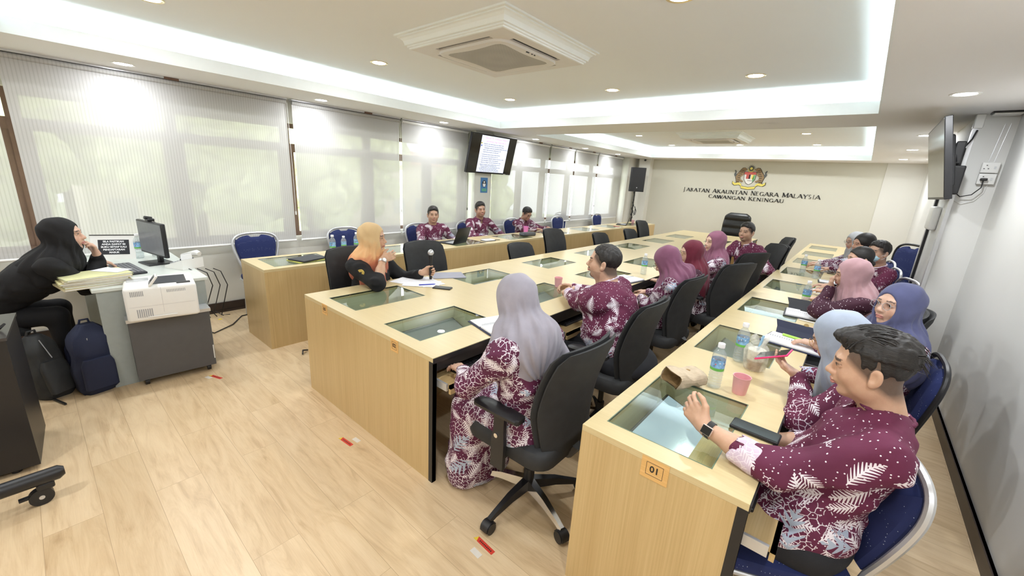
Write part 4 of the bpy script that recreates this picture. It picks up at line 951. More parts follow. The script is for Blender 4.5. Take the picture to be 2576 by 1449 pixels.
for z, r in ((.001, .040), (.01, .050), (.05, .055), (.10, .058), (.125, .050), (.14, .036)): R.append([((r+.004*sin(5*a+z*40))*cos(a), (r+.004*sin(7*a+z*60))*sin(a), z) for a in np.linspace(0, 2*pi, 31)[:-1]])
MB().loft(R, cap=False).build('bag', M['film'], e, True)
for s in (-1, 1):
    P = [(s*.012, -.03*s, .135), (s*.030, -.02, .165), (s*.030, .0, .185), (s*.02, .02, .17), (s*.012, .03, .135)]
    mb = MB(); R2 = []
    for k, p in enumerate(P): R2.append([(p[0]+.012*cos(a), p[1]+.003*sin(a), p[2]+.010*cos(a+.6)) for a in np.linspace(0, 2*pi, 9)[:-1]])
    MB().loft(R2, cap=False).build('handle', M['film'], e, True)
# papers, folder and pen of the speaker
pp = plain('printed_paper', (.84, .85, .90), .8, var=.03, scale=60)
for i, (x, y, a) in enumerate([(-2.80, 2.03, 20), (-2.72, 2.12, -8), (-2.69, 2.06, 42)]):
    o = MB().box(-.148, .148, -.105, .105, i*.0012, i*.0012+.0008).build('sheet_of_paper', pp); o.location = (x, y, H+.0005); o.rotation_euler.z = radians(a)
    tag(o, ['white sheet of paper lowest in the pile before the speaker', 'white printed sheet in the middle of the pile before the speaker', 'white sheet on top of the pile before the speaker, under the blue pen'][i], 'paper', 'papers of the speaker')
pen_at(-2.62, 2.06, radians(65), plain('blue_pen', (.03, .05, .45), .3), 'blue pen lying on the papers of the speaker', H+.004)
tag(MB().rbox(-.11, .11, -.15, .15, 0, .006, .002).build('folder', plain('grey_folder', (.30, .30, .36), .5), None, loc=(-2.78, 2.42, H), rz=radians(-30)), 'grey folder beyond the papers, under the microphone hand', 'folder')
# left table: folder, laptops, case
e = empty('folder', (-4.10, 1.74, H), radians(12), 'black and yellow document folders lying on the near end of the left table', 'folder')
MB().rbox(-.11, .11, -.16, .16, 0, .006, .002).build('yellow_folder', plain('yellow_card', (.62, .60, .12), .6), e); MB().rbox(-.10, .11, -.15, .14, .006, .022, .003, X=T(rz=.12)).build('black_folder', M['navyd'], e)
def laptop(x, y, rz, label):
    e = empty('laptop', (x, y, H), rz, label, 'laptop', 'open laptops on the left table')
    b = MB().rbox(-.115, .115, -.165, .165, 0, .016, .005).build('base', M['dark'], e, True)
    MB().box(-.02, .09, -.15, .15, .016, .0175).build('keys', M['greypl'], b)
    X = Matrix.Translation((.115, 0, .012)) @ Matrix.Rotation(radians(20), 4, 'Y')
    l = MB().rbox(-.006, .0, -.165, .165, 0, .225, .003, X=X).build('lid', M['dark'], e, True)
    MB().box(-.0075, -.006, -.155, .155, .01, .215, X=X).build('screen', M['tvg'], l)
laptop(-4.18, 3.72, radians(15), 'open black laptop before the leftmost of the three men by the windows'); laptop(-4.2, 8.95, radians(20), 'open black laptop at the far end of the left table')
e = empty('zipped_case', (-4.12, 5.30, H), radians(80), 'dark grey zipped case on the left table before the reading man', 'case')
MB().rbox(-.14, .14, -.06, .06, 0, .055, .02).build('body', plain('case_grey', (.07, .075, .085), .7), e, True); MB().rbox(-.141, .141, -.061, .061, .030, .034, .0165).build('zip', M['greypl'], e)
tag(MB().tube([(0, 0, 0), (.05, .03, .02), (.1, .02, .03), (.05, -.02, .06), (.02, 0, .03), (.1, .05, .07)], .003, 5).build('cable', M['dark'], None, True, (-4.05, 9.1, H+.004)), 'small tangle of black cable beside the far laptop', 'cable')
# microphone held by the speaker
e = empty('microphone', (-2.76, 2.205, .80), 0, 'black handheld microphone with silver mesh head held upright by the speaker', 'microphone')
MB().lathe([(.012, -.045), (.0125, .0), (.014, .11), (.019, .16), (.019, .165)], 16).build('body', M['dark'], e, True)
MB().ell((0, 0, .19), (.026, .026, .028), 18).build('mesh_head', plain('mic_mesh', (.55, .56, .58), .35, .7, var=.3, scale=300), e, True)
MB().lathe([(.0265, .184), (.0275, .188), (.0265, .192)], 20, cap=False).build('ring', M['alu'], e, True)

# ------------------------------------------------------------------ operator corner
gl = plain('desk_laminate', (.62, .66, .62), .3); dg = plain('desk_panel_grey', (.36, .40, .39), .5)
e = empty('office_desk', (-4.53, .52, 0), 0, 'small grey office desk by the window with the computer on it', 'desk')
MB().rbox(-.70, .66, -.33, .33, .725, .75, .004).build('desk_top', gl, e)
MB().box(.62, .645, -.31, .31, 0, .725).build('side_panel', dg, e); MB().box(-.68, -.655, -.31, .31, 0, .725).build('side_panel', dg, e); MB().box(-.655, .62, .27, .29, .25, .725).build('back_panel', dg, e)
e = empty('mobile_pedestal', (-3.86, .57, 0), radians(-3), 'dark grey drawer pedestal on casters with the printer on it', 'pedestal')
dk = plain('pedestal_dark', (.085, .085, .09), .45)
MB().box(-.25, .10, -.235, .235, .05, .505).build('body', dk, e); MB().box(-.262, .112, -.245, .245, .505, .53).build('top', M['alu'], e)
MB().rbox(.06, .1005, .225, .2355, .10, .22, .004).build('scuffed_edge', M['white'], e)
for sx, sy in ((-.2, -.19), (-.2, .19), (.06, -.19), (.06, .19)): MB().cyl((sx, sy-.012, .024), (sx, sy+.012, .024), .024).cyl((sx, sy, .03), (sx, sy, .052), .01).build('caster', M['dark'], e, True)
# printer
e = empty('printer', (-3.82, .545, .53), radians(-8), 'white laser printer on the dark pedestal', 'printer')
MB().rbox(-.21, .17, -.20, .20, .0, .245, .02).build('body', M['white'], e, True)
MB().box(-.15, .10, -.04, .15, .2452, .2462).build('output_slot', M['dark'], e)
MB().loft([[(-.14, -.03, .2465), (.08, -.03, .2465), (.08, .14, .2465), (-.14, .14, .2465)], [(-.13, -.02, .235), (.07, -.02, .235), (.07, .13, .235), (-.13, .13, .235)]]).build('output_tray', M['navyd'], e)
mb = MB()
for k in range(8): mb.box(.1700, .1712, -.165+k*.009, -.160+k*.009, .185, .22); mb.box(.1700, .1712, -.145+k*.011, -.139+k*.011, .03, .09)
for k in range(12): mb.box(.1700, .1709, .03+k*.009, .034+k*.009, .195, .215)
mb.build('vents', M['greypl'], e)
MB().box(.1700, .1706, -.002, .0, .05, .235).box(.17, .1706, -.18, .18, .108, .1095).build('panel_gap', M['alu'], e); MB().rbox(.165, .176, -.09, .07, .022, .034, .004).build('tray_handle', M['white'], e, True)
X = Matrix.Translation((.12, -.06, .245)) @ Matrix.Rotation(radians(-35), 4, 'X')
p = MB().rbox(-.045, .045, -.008, .008, 0, .085, .006, X=X).build('control_panel', M['white'], e, True); MB().box(-.036, .036, -.010, -.008, .012, .075, X=X).build('display', M['tvg'], p)
MB().rbox(.10, .14, .09, .17, .245, .252, .003).build('button_strip', M['dark'], e, True)
MB().rbox(-.12, -.03, -.18, -.06, .245, .249, .003).build('top_flap', M['alu'], e, True)
# monitor, keyboard, telephone, bottles, sign, pen holder
e = empty('computer_monitor', (-4.62, .66, .75), radians(-79), 'black computer monitor with a webcam on the office desk', 'monitor')
MB().rbox(-.02, .012, -.235, .235, .075, .365, .008).build('housing', M['dark'], e, True); MB().box(.012, .0135, -.222, .222, .092, .352).build('screen', plain('screen_grey', (.16, .17, .19), .25), e)
MB().rbox(-.10, .09, -.11, .11, 0, .012, .006).build('foot', M['dark'], e, True); MB().rbox(-.05, -.02, -.03, .03, .01, .22, .006).build('neck', M['dark'], e, True)
w_ = MB().rbox(-.03, .02, -.03, .03, .367, .39, .006).cyl((-.02, 0, .39), (.03, 0, .40), .014).build('webcam', M['dark'], e, True)
MB().tube([(-.03, -.02, .37), (-.08, -.06, .33), (-.07, -.1, .25), (-.06, -.04, .2)], .003, 5).rbox(-.07, -.02, -.12, -.03, .18, .33, .01).build('rear_unit', M['dark'], e)
e = empty('keyboard', (-4.44, .45, .751), radians(6), 'dark grey keyboard under the hand of the woman in black', 'keyboard', None)
MB().rbox(-.22, .22, -.07, .07, 0, .016, .005).build('case', M['navyd'], e, True)
mb = MB()
for i in range(5):
    for j in range(15): mb.box(-.21+j*.028, -.21+j*.028+.023, -.06+i*.0245, -.06+i*.0245+.02, .016, .021)
mb.build('keys', plain('key_grey', (.16, .165, .18), .5), e)
e = empty('desk_telephone', (-4.33, .80, .751), radians(-65), 'white desk telephone behind the monitor', 'telephone')
MB().loft([[(x, y, z) for x, y, z in ((-.09, -.10, 0), (.09, -.10, 0), (.09, .1, 0), (-.09, .1, 0))], [(-.09, -.10, .02), (.09, -.10, .02), (.09, .1, .085), (-.09, .1, .085)]]).build('base', M['white'], e)
MB().tube([(-.065, -.10, .05), (-.065, -.09, .075), (-.065, -.02, .105), (-.065, .07, .125), (-.065, .10, .115)], [.02, .024, .015, .022, .02], 10).build('handset', M['white'], e, True)
mb = MB()
for i in range(4):
    for j in range(3): mb.box(-.01+j*.028, .01+j*.028, -.07+i*.028, -.052+i*.028, .034+i*.0091, .042+i*.0091)
mb.build('keys', M['greypl'], e); MB().box(-.02, .07, .055, .09, .074, .088).build('display', M['navyd'], e)
MB().rbox(.0, .09, .095, .10, .085, .13, .002).build('note', M['paper'], e)
bt(-4.93, .60, 'water bottle on the office desk between the sign and the monitor', 1, .75)
e = empty('hand_sanitiser', (-4.88, .74, .75), 0, 'clear pump bottle with pale blue liquid behind the monitor on the desk', 'bottle')
MB().lathe([(.0, 0), (.028, 0), (.03, .01), (.03, .10), (.012, .125), (.012, .13)], 20).build('body', plain('gel_blue', (.60, .78, .82), .2), e, True); MB().lathe([(.013, .13), (.013, .15), (.005, .155), (.005, .18), (.001, .181)], 12).build('pump', M['cap'], e, True)
e = empty('pen_holder', (-4.98, .72, .75), 0, 'white pen holder with scissors standing by the window', 'pen holder')
MB().lathe([(0, 0), (.03, 0), (.03, .16), (.027, .16), (.027, .01), (0, .01)], 20, cap=False).build('tube', M['white'], e, True); MB().tube([(.0, 0, .1), (.01, .01, .19)], .004, 6).tube([(-.01, 0, .1), (-.02, .0, .20)], .004, 6).ell((.012, .01, .20), (.012, .004, .016)).build('scissors', M['dark'], e, True)
e = empty('desk_sign', (-4.96, .43, .75), radians(66), 'white desk easel with a black notice in white capitals', 'sign')
X = T(0, 0, .0, 0, radians(-14)) @ Matrix.Rotation(pi/2, 4, 'X')
MB().box(-.15, .15, .0, .215, -.004, 0, X=X).build('board', M['white'], e); MB().cyl((-.152, .216, 0), (.155, .216, 0), .004, X=X).build('top_bar', M['dark'], e)
q = MB().box(-.10, .11, .045, .175, 0, .001, X=X).build('black_notice', M['navyd'], e)
for i, t in enumerate(['SILA PASTIKAN', 'ANDA DAPAT ISI', 'BUKU SETIAP KALI', 'PENDAFTARAN', 'MASUK']): text_obj(t, .021, M['paper'], 'notice_line', q, X @ Matrix.Translation((.005, .159-i*.024, .0012)), bold=.0008)
# stack of files
fc = [plain('file_%d' % i, c, .7) for i, c in enumerate([(.66, .58, .36), (.62, .62, .34), (.70, .60, .42), (.60, .56, .30)])]
random.seed(7)
for i in range(6):
    e = empty('paper_file', (-4.05+random.uniform(-.012, .012), .23+random.uniform(-.012, .012), .7515+i*.0125), radians(8+random.uniform(-5, 5)), ['buff paper file at the bottom of the stack on the desk corner', 'buff paper file second from the bottom of the stack', 'buff paper file third from the bottom of the stack', 'buff paper file third from the top of the stack', 'buff paper file just under the top one of the stack', 'buff paper file on top of the stack under the elbow of the woman in black'][i], 'file', 'stacked paper files')
    MB().box(-.125, .125, -.175, .175, 0, .0015).box(-.125, .125, -.175, .175, .0105, .012).box(-.125, -.1235, -.175, .175, 0, .012).build('cover', fc[i % 4], e); MB().box(-.118, .120, -.168, .168, .0016, .0104).build('sheets', M['paper'], e)
tag(MB().box(-.1, .1, -.06, .06, 0, .001).build('sheet_of_paper', M['paper'], None, loc=(-4.12, .33, .8275), rz=radians(40)), 'loose white sheet on top of the file stack', 'paper')
tag(MB().rbox(-.035, .035, -.02, .02, 0, .008, .003).build('eraser', M['lbl_r'], None, loc=(-4.66, .46, .751), rz=.6), 'small red box by the keyboard on the office desk', 'box')
# cables hanging behind the pedestal
mb = MB()
for k in range(4):
    y = .80+.05*k; mb.tube([(-4.2+.03*k, y, .76), (-4.15, y+.06, .72), (-4.18+.02*k, y+.09, .6), (-4.22, y+.04, .45-.05*k), (-4.2, y+.1, .3)], .004, 5)
tag(mb.build('cable_bundle', M['dark'], None, True), 'black cables hanging behind the white printer', 'cables')
tag(MB().tube([(-4.9, .9, .01), (-4.6, 1.0, .008), (-4.75, 1.2, .008), (-4.98, 1.35, .006), (-5.05, 1.8, .006)], .006, 6).build('floor_cable', M['dark'], None, True), 'black cable running along the floor by the window wall', 'cable')
tag(MB().tube([(-3.62, 1.47, .012), (-3.6, 1.42, .03), (-3.56, 1.40, .012)], .007, 6).build('floor_cable', M['dark'], None, True), 'black cable end showing between the left and middle tables', 'cable')
# rucksacks
def rucksack(x, y, rz, label, m, h=.46, w=.15, d=.10, lean=0, white=False):
    e = empty('rucksack', (x, y, 0), rz, label, 'bag', 'rucksacks beside the pedestal')
    R = []
    for t in np.linspace(0, 1, 16):
        z = h*t; k = (1-.15*t)*(1-max(0, t-.8)**2*14) * (1 if t > 0 else .8); R.append([(a*k+lean*t+.008*sin(9*b*30+z*25), b*k+.006*sin(z*30), z) for a, b in rrect(d, w, .07, 5)])
    MB().loft(R).build('body', m, e, True)
    MB().loft([[(d+.0+a*.45+lean*t, b*.75, .05+t*.22) for a, b in rrect(.05, w*(1-max(0, t-.8)), .03, 4)] for t in np.linspace(0, 1, 7)]).build('front_pocket', m, e, True)
    for s in (-1, 1): MB().tube([(-d*.9+lean, s*.06, h*.86), (-d-.05+lean*.7, s*.08, h*.6), (-d-.05, s*.09, h*.3), (-d*.8, s*.10, .06)], [.012, .018, .014, .008], 6).build('strap', m, e, True)
    MB().tube([(lean-.02, -.03, h-.02), (lean-.01, -.02, h+.03), (lean-.01, .02, h+.03), (lean-.02, .03, h-.02)], .007, 6).build('handle', m, e, True)
    MB().tube([(d*.86*(1-.1*t)+lean*t, -w*.2+.4*w*0, .30+.12*t) for t in (0, .5, 1)], .003, 5).build('zip', M['greypl'], e)
rucksack(-3.95, .13, radians(10), 'navy blue rucksack standing between the desk and the pedestal', plain('navy_nylon', (.012, .018, .05), .8, bump=.3), .50, .115, .10)
rucksack(-4.03, -.08, radians(35), 'black rucksack slumped on the floor left of the navy one', plain('black_nylon', (.028, .030, .032), .75, bump=.3), .44, .10, .085, -.06)
tag(MB().box(-.13, .13, -.006, .006, 0, .012).build('strip', M['dark'], None, loc=(-3.93, -.09, 0), rz=radians(20)), 'thin black strap end lying on the floor before the bags', 'strap')
# black equipment rack and wheeled stand at the left edge
e = empty('equipment_rack', (-3.27, -.50, 0), radians(-4), 'black equipment cabinet cut off by the left edge of the photo', 'cabinet')
MB().box(-.27, .19, -.40, .34, .03, .74).build('body', plain('rack_black', (.012, .011, .012), .4), e); MB().box(-.275, .195, -.405, .345, .74, .755).build('top', plain('rack_top', (.05, .045, .045), .3), e)
for sx in (-.2, .14): MB().cyl((sx, .25, .0), (sx, .25, .03), .02).build('foot', M['dark'], e)
e = empty('wheeled_stand', (-2.72, -.16, 0), radians(4), 'black wheeled stand foot with a caster at the left edge', 'stand')
MB().tube([(0, .07, .135), (0, .05, .135), (0, -.8, .16)], [.02, .034, .034], 12).build('leg', M['dark'], e, True)
c = MB().cyl((-.017, -.02, .042), (.017, -.02, .042), .042, n=24).build('caster', M['dark'], e, True)
MB().cyl((.017, -.02, .042), (.019, -.02, .042), .010).build('hub', M['alu'], c, True); MB().rbox(-.022, .022, -.03, .03, .075, .11, .008).box(-.01, .01, -.09, -.05, .05, .062).build('fork', M['dark'], c)
e = empty('projector', (-3.28, -.34, .755), 0, 'black device with a cable on top of the equipment cabinet', 'device')
MB().rbox(-.12, .12, -.16, .12, 0, .09, .02).build('body', M['dark'], e, True); MB().tube([(.1, .1, .02), (.14, .14, .02), (.12, .17, .04), (.08, .15, .01)], .006, 6).build('lead', M['dark'], e, True)
# floor stickers
redm = plain('tape_red', (.62, .05, .03), .5); whm = plain('tape_white', (.72, .68, .62), .5); ym = plain('tape_yellow', (.75, .55, .05), .5)
for i, (x, y, a, dx, dy) in enumerate([(-3.60, .755, 20, -.045, -.03), (-2.146, 1.06, 5, .03, .05), (-1.0, 1.125, -4, .0, -.055)]):
    e = empty('floor_sticker', (x, y, 0), radians(a), 'red sticker and white scrap on the floor, %s' % ['by the pedestal', 'before the middle table', 'nearest the camera'][i], 'sticker', 'red stickers on the floor')
    MB().box(-.055, .055, -.012, .012, .0, .0012).build('red_strip', redm, e); MB().poly([(-.068, -.012), (-.045, -.012), (-.056, .012)], .0016).build('yellow_triangle', ym, e)
    mb = MB()
    for k in range(9): mb.box(-.035+k*.009, -.030+k*.009, -.004, .003, .0012, .0015)
    mb.build('print', M['dark'], e); MB().rbox(dx-.028, dx+.028, dy-.014, dy+.014, 0, .001, .0004).build('white_scrap', whm, e)
tag(MB().lathe([(.02, 0), (.02, .001)], 16).build('floor_sticker', ym, None, loc=(-5.02, 1.16, 0)), 'small yellow sticker on the floor by the window wall', 'sticker')
# ------------------------------------------------------------------ people: signed-distance bodies meshed with surface nets
A = lambda *p: np.array(p, dtype=float)
def nrm(v): v = np.asarray(v, float); return v/max(1e-9, np.linalg.norm(v))
class SDF:
    def __init__(s): s.ops = []
    def cap(s, a, b, ra, rb=None, k=.02, sub=False):
        a, b = A(*a), A(*b); rb = ra if rb is None else rb; m = max(ra, rb)
        s.ops.append(('c', np.minimum(a, b)-m, np.maximum(a, b)+m, k, sub, (a, b, ra, rb))); return s
    def ell(s, c, r, R=None, k=.02, sub=False):
        c, r = A(*c), A(*r); R = np.eye(3) if R is None else R
        e = np.sqrt(((R*r)**2).sum(1)); s.ops.append(('e', c-e, c+e, k, sub, (c, r, R))); return s
    def plane(s, p, n, k=.005):                     # removes the side n points to
        s.ops.append(('p', None, None, k, True, (A(*p), nrm(n)))); return s
    def fn(s, f): s.ops.append(('f', None, None, 0, False, f)); return s
    def mesh(s, h, pad=.02):
        lo = np.min([o[1] for o in s.ops if o[1] is not None and not o[4]], 0)-pad; hi = np.max([o[2] for o in s.ops if o[2] is not None and not o[4]], 0)+pad
        n = np.ceil((hi-lo)/h).astype(int)+1
        F = np.full(n, .06, np.float32); ax = [lo[i]+h*np.arange(n[i]) for i in range(3)]
        for ty, l, u, k, sub, a in s.ops:
            if l is None: i0 = np.zeros(3, int); i1 = n
            else:
                m = k+2*h+.01
                i0 = np.clip(np.floor((l-m-lo)/h).astype(int), 0, n); i1 = np.clip(np.ceil((u+m-lo)/h).astype(int)+1, 0, n)
                if (i1 <= i0).any(): continue
            X = ax[0][i0[0]:i1[0], None, None]; Y = ax[1][None, i0[1]:i1[1], None]; Z = ax[2][None, None, i0[2]:i1[2]]
            sl = (slice(i0[0], i1[0]), slice(i0[1], i1[1]), slice(i0[2], i1[2])); G = F[sl]
            if ty == 'f': F[sl] = a(X, Y, Z, G); continue
            if ty == 'c':
                p0, p1, ra, rb = a; d = p1-p0; L = max(1e-9, d@d)
                x, y, z = X-p0[0], Y-p0[1], Z-p0[2]
                t = np.clip((x*d[0]+y*d[1]+z*d[2])/L, 0, 1)
                D = np.sqrt((x-t*d[0])**2+(y-t*d[1])**2+(z-t*d[2])**2)-(ra+(rb-ra)*t)
            elif ty == 'e':
                c, r, R = a; x, y, z = X-c[0], Y-c[1], Z-c[2]
                q = [(x*R[0, i]+y*R[1, i]+z*R[2, i]) for i in range(3)]
                k0 = np.sqrt((q[0]/r[0])**2+(q[1]/r[1])**2+(q[2]/r[2])**2)+1e-9
                k1 = np.sqrt((q[0]/r[0]**2)**2+(q[1]/r[1]**2)**2+(q[2]/r[2]**2)**2)+1e-9
                D = k0*(k0-1)/k1
            elif ty == 'p':
                c, nn = a; D = -((X-c[0])*nn[0]+(Y-c[1])*nn[1]+(Z-c[2])*nn[2])+0*G
            if sub:
                D = -D; hh = np.maximum(k-np.abs(G-D), 0)/max(k, 1e-6); F[sl] = np.maximum(G, D)+hh*hh*k*.25
            else:
                hh = np.maximum(k-np.abs(G-D), 0)/max(k, 1e-6); F[sl] = np.minimum(G, D)-hh*hh*k*.25
        return surfnet(F, lo, h)
CORN = [(i, j, k) for i in (0, 1) for j in (0, 1) for k in (0, 1)]
EDG = [(a, b) for ai, a in enumerate(CORN) for b in CORN[ai+1:] if sum(abs(x-y) for x, y in zip(a, b)) == 1]
def surfnet(F, lo, h):
    S = F < 0; n = np.array(F.shape)
    cnt = np.zeros(n-1, np.int8)
    for i, j, k in CORN: cnt += S[i:n[0]-1+i, j:n[1]-1+j, k:n[2]-1+k]
    ids = np.argwhere((cnt > 0) & (cnt < 8)); N = len(ids)
    if N == 0: return np.zeros((0, 3)), np.zeros((0, 4), int)
    acc = np.zeros((N, 3)); w = np.zeros(N)
    for a, b in EDG:
        fa = F[ids[:, 0]+a[0], ids[:, 1]+a[1], ids[:, 2]+a[2]]; fb = F[ids[:, 0]+b[0], ids[:, 1]+b[1], ids[:, 2]+b[2]]
        m = (fa < 0) != (fb < 0); t = np.where(m, fa/np.where(m, fa-fb, 1), 0)
        acc += m[:, None]*(np.array(a)+t[:, None]*(np.array(b)-np.array(a))); w += m
    V = lo+h*(ids+acc/w[:, None])
    idx = np.full(n-1, -1, np.int32); idx[ids[:, 0], ids[:, 1], ids[:, 2]] = np.arange(N)
    Q = []
    for ax_ in range(3):
        b, c = [(1, 2), (2, 0), (0, 1)][ax_]
        s0 = [slice(None)]*3; s1 = [slice(None)]*3; s0[ax_] = slice(0, -1); s1[ax_] = slice(1, None)
        ed = S[tuple(s0)] != S[tuple(s1)]; P = np.argwhere(ed)
        P = P[(P[:, b] > 0) & (P[:, c] > 0) & (P[:, b] < n[b]-1) & (P[:, c] < n[c]-1)]
        if not len(P): continue
        e = np.zeros(3, int); eb = e.copy(); eb[b] = 1; ec = e.copy(); ec[c] = 1
        g = lambda q: idx[q[:, 0], q[:, 1], q[:, 2]]
        q = np.stack([g(P-eb-ec), g(P-ec), g(P), g(P-eb)], 1)
        fl = ~S[P[:, 0], P[:, 1], P[:, 2]]; q[fl] = q[fl][:, ::-1]; Q.append(q[(q >= 0).all(1)])
    return V, np.concatenate(Q)
def mk_mesh(name, V, Q, mat, parent=None, org=(0, 0, 0), uv=False, smooth_it=0):
    V = np.asarray(V, float)
    if smooth_it:
        for _ in range(smooth_it):
            acc = np.zeros_like(V); c = np.zeros(len(V))
            for a in range(4):
                i, j = Q[:, a], Q[:, (a+1) % 4]; np.add.at(acc, i, V[j]); np.add.at(c, i, 1); np.add.at(acc, j, V[i]); np.add.at(c, j, 1)
            V = V*.5+.5*acc/np.maximum(c, 1)[:, None]
    V = V-np.array(org)
    me = bpy.data.meshes.new(name); me.vertices.add(len(V)); me.vertices.foreach_set('co', V.ravel())
    me.loops.add(Q.size); me.loops.foreach_set('vertex_index', Q.ravel().astype(np.int32)); me.polygons.add(len(Q))
    me.polygons.foreach_set('loop_start', np.arange(0, Q.size, 4, dtype=np.int32)); me.polygons.foreach_set('use_smooth', np.ones(len(Q), bool)); me.update(calc_edges=True)
    for m_ in (mat if isinstance(mat, (list, tuple)) else [mat]): me.materials.append(m_)
    if uv:
        nr = np.cross(V[Q[:, 1]]-V[Q[:, 0]], V[Q[:, 2]]-V[Q[:, 0]]); ax_ = np.abs(nr); L = V[Q]
        side = (ax_[:, 0] > ax_[:, 1])
        top = (ax_[:, 2] > 1.0*np.maximum(ax_[:, 0], ax_[:, 1]))[:, None]
        u = np.where(top, L[:, :, 0]+1.7, np.where(side[:, None], L[:, :, 1], L[:, :, 0]+3.3)); v = np.where(top, L[:, :, 1]+5.1, L[:, :, 2])
        l = me.uv_layers.new(name='UVMap'); l.data.foreach_set('uv', np.stack([u, v], -1).ravel())
    o = bpy.data.objects.new(name, me); COL.objects.link(o)
    if parent is not None: o.parent = parent
    return o
def biggest(V, Q):
    lab = np.arange(len(V))
    while True:
        m = lab[Q].min(1); new = lab.copy()
        for a in range(4): np.minimum.at(new, Q[:, a], m)
        new = new[new]
        if (new == lab).all(): break
        lab = new
    ids, c = np.unique(lab, return_counts=True); keep = lab == ids[c.argmax()]
    idx = np.cumsum(keep)-1; return V[keep], idx[Q[keep[Q[:, 0]]]]
def vcol(o, C, name='Col'):
    a = o.data.color_attributes.new(name, 'FLOAT_COLOR', 'POINT'); a.data.foreach_set('color', np.concatenate([C, np.ones((len(C), 1))], 1).ravel())

# ---- materials for people
def skin_mat():
    n = NT('skin'); a = n.add('ShaderNodeAttribute', attribute_name='Col'); c = n.noise(n.coord(), 60, 3)
    col = n.mix(.5, a.outputs[0], n.mix(1.0, a.outputs[0], n.ramp(c, [(.3, (.90, .84, .82)), (.7, (1, 1, 1))]), 'MULTIPLY'))
    n.bump(n.noise(n.coord(), 700, 2), .12, .001)
    n.b.inputs['Subsurface Weight'].default_value = .12; n.b.inputs['Subsurface Radius'].default_value = (.012, .004, .002); n.b.inputs['Subsurface Scale'].default_value = .6
    return n.set(col, .48)
M['skin'] = skin_mat()
def cloth(name, c, fold=.0, var=.08):
    n = NT(name); v = n.noise(n.coord(), 12, 3); lo = tuple(x*(1-var) for x in c); hi = tuple(min(1, x*(1+var)) for x in c)
    n.bump(n.math('ADD', n.math('MULTIPLY', n.noise(n.coord(), 500, 2), .15), n.noise(n.coord(), 14, 3, .5, .6)), .35, .006)
    n.b.inputs['Sheen Weight'].default_value = .0 if max(c) < .02 else .12
    return n.set(n.ramp(v, [(.3, lo), (.7, hi)]), .85)
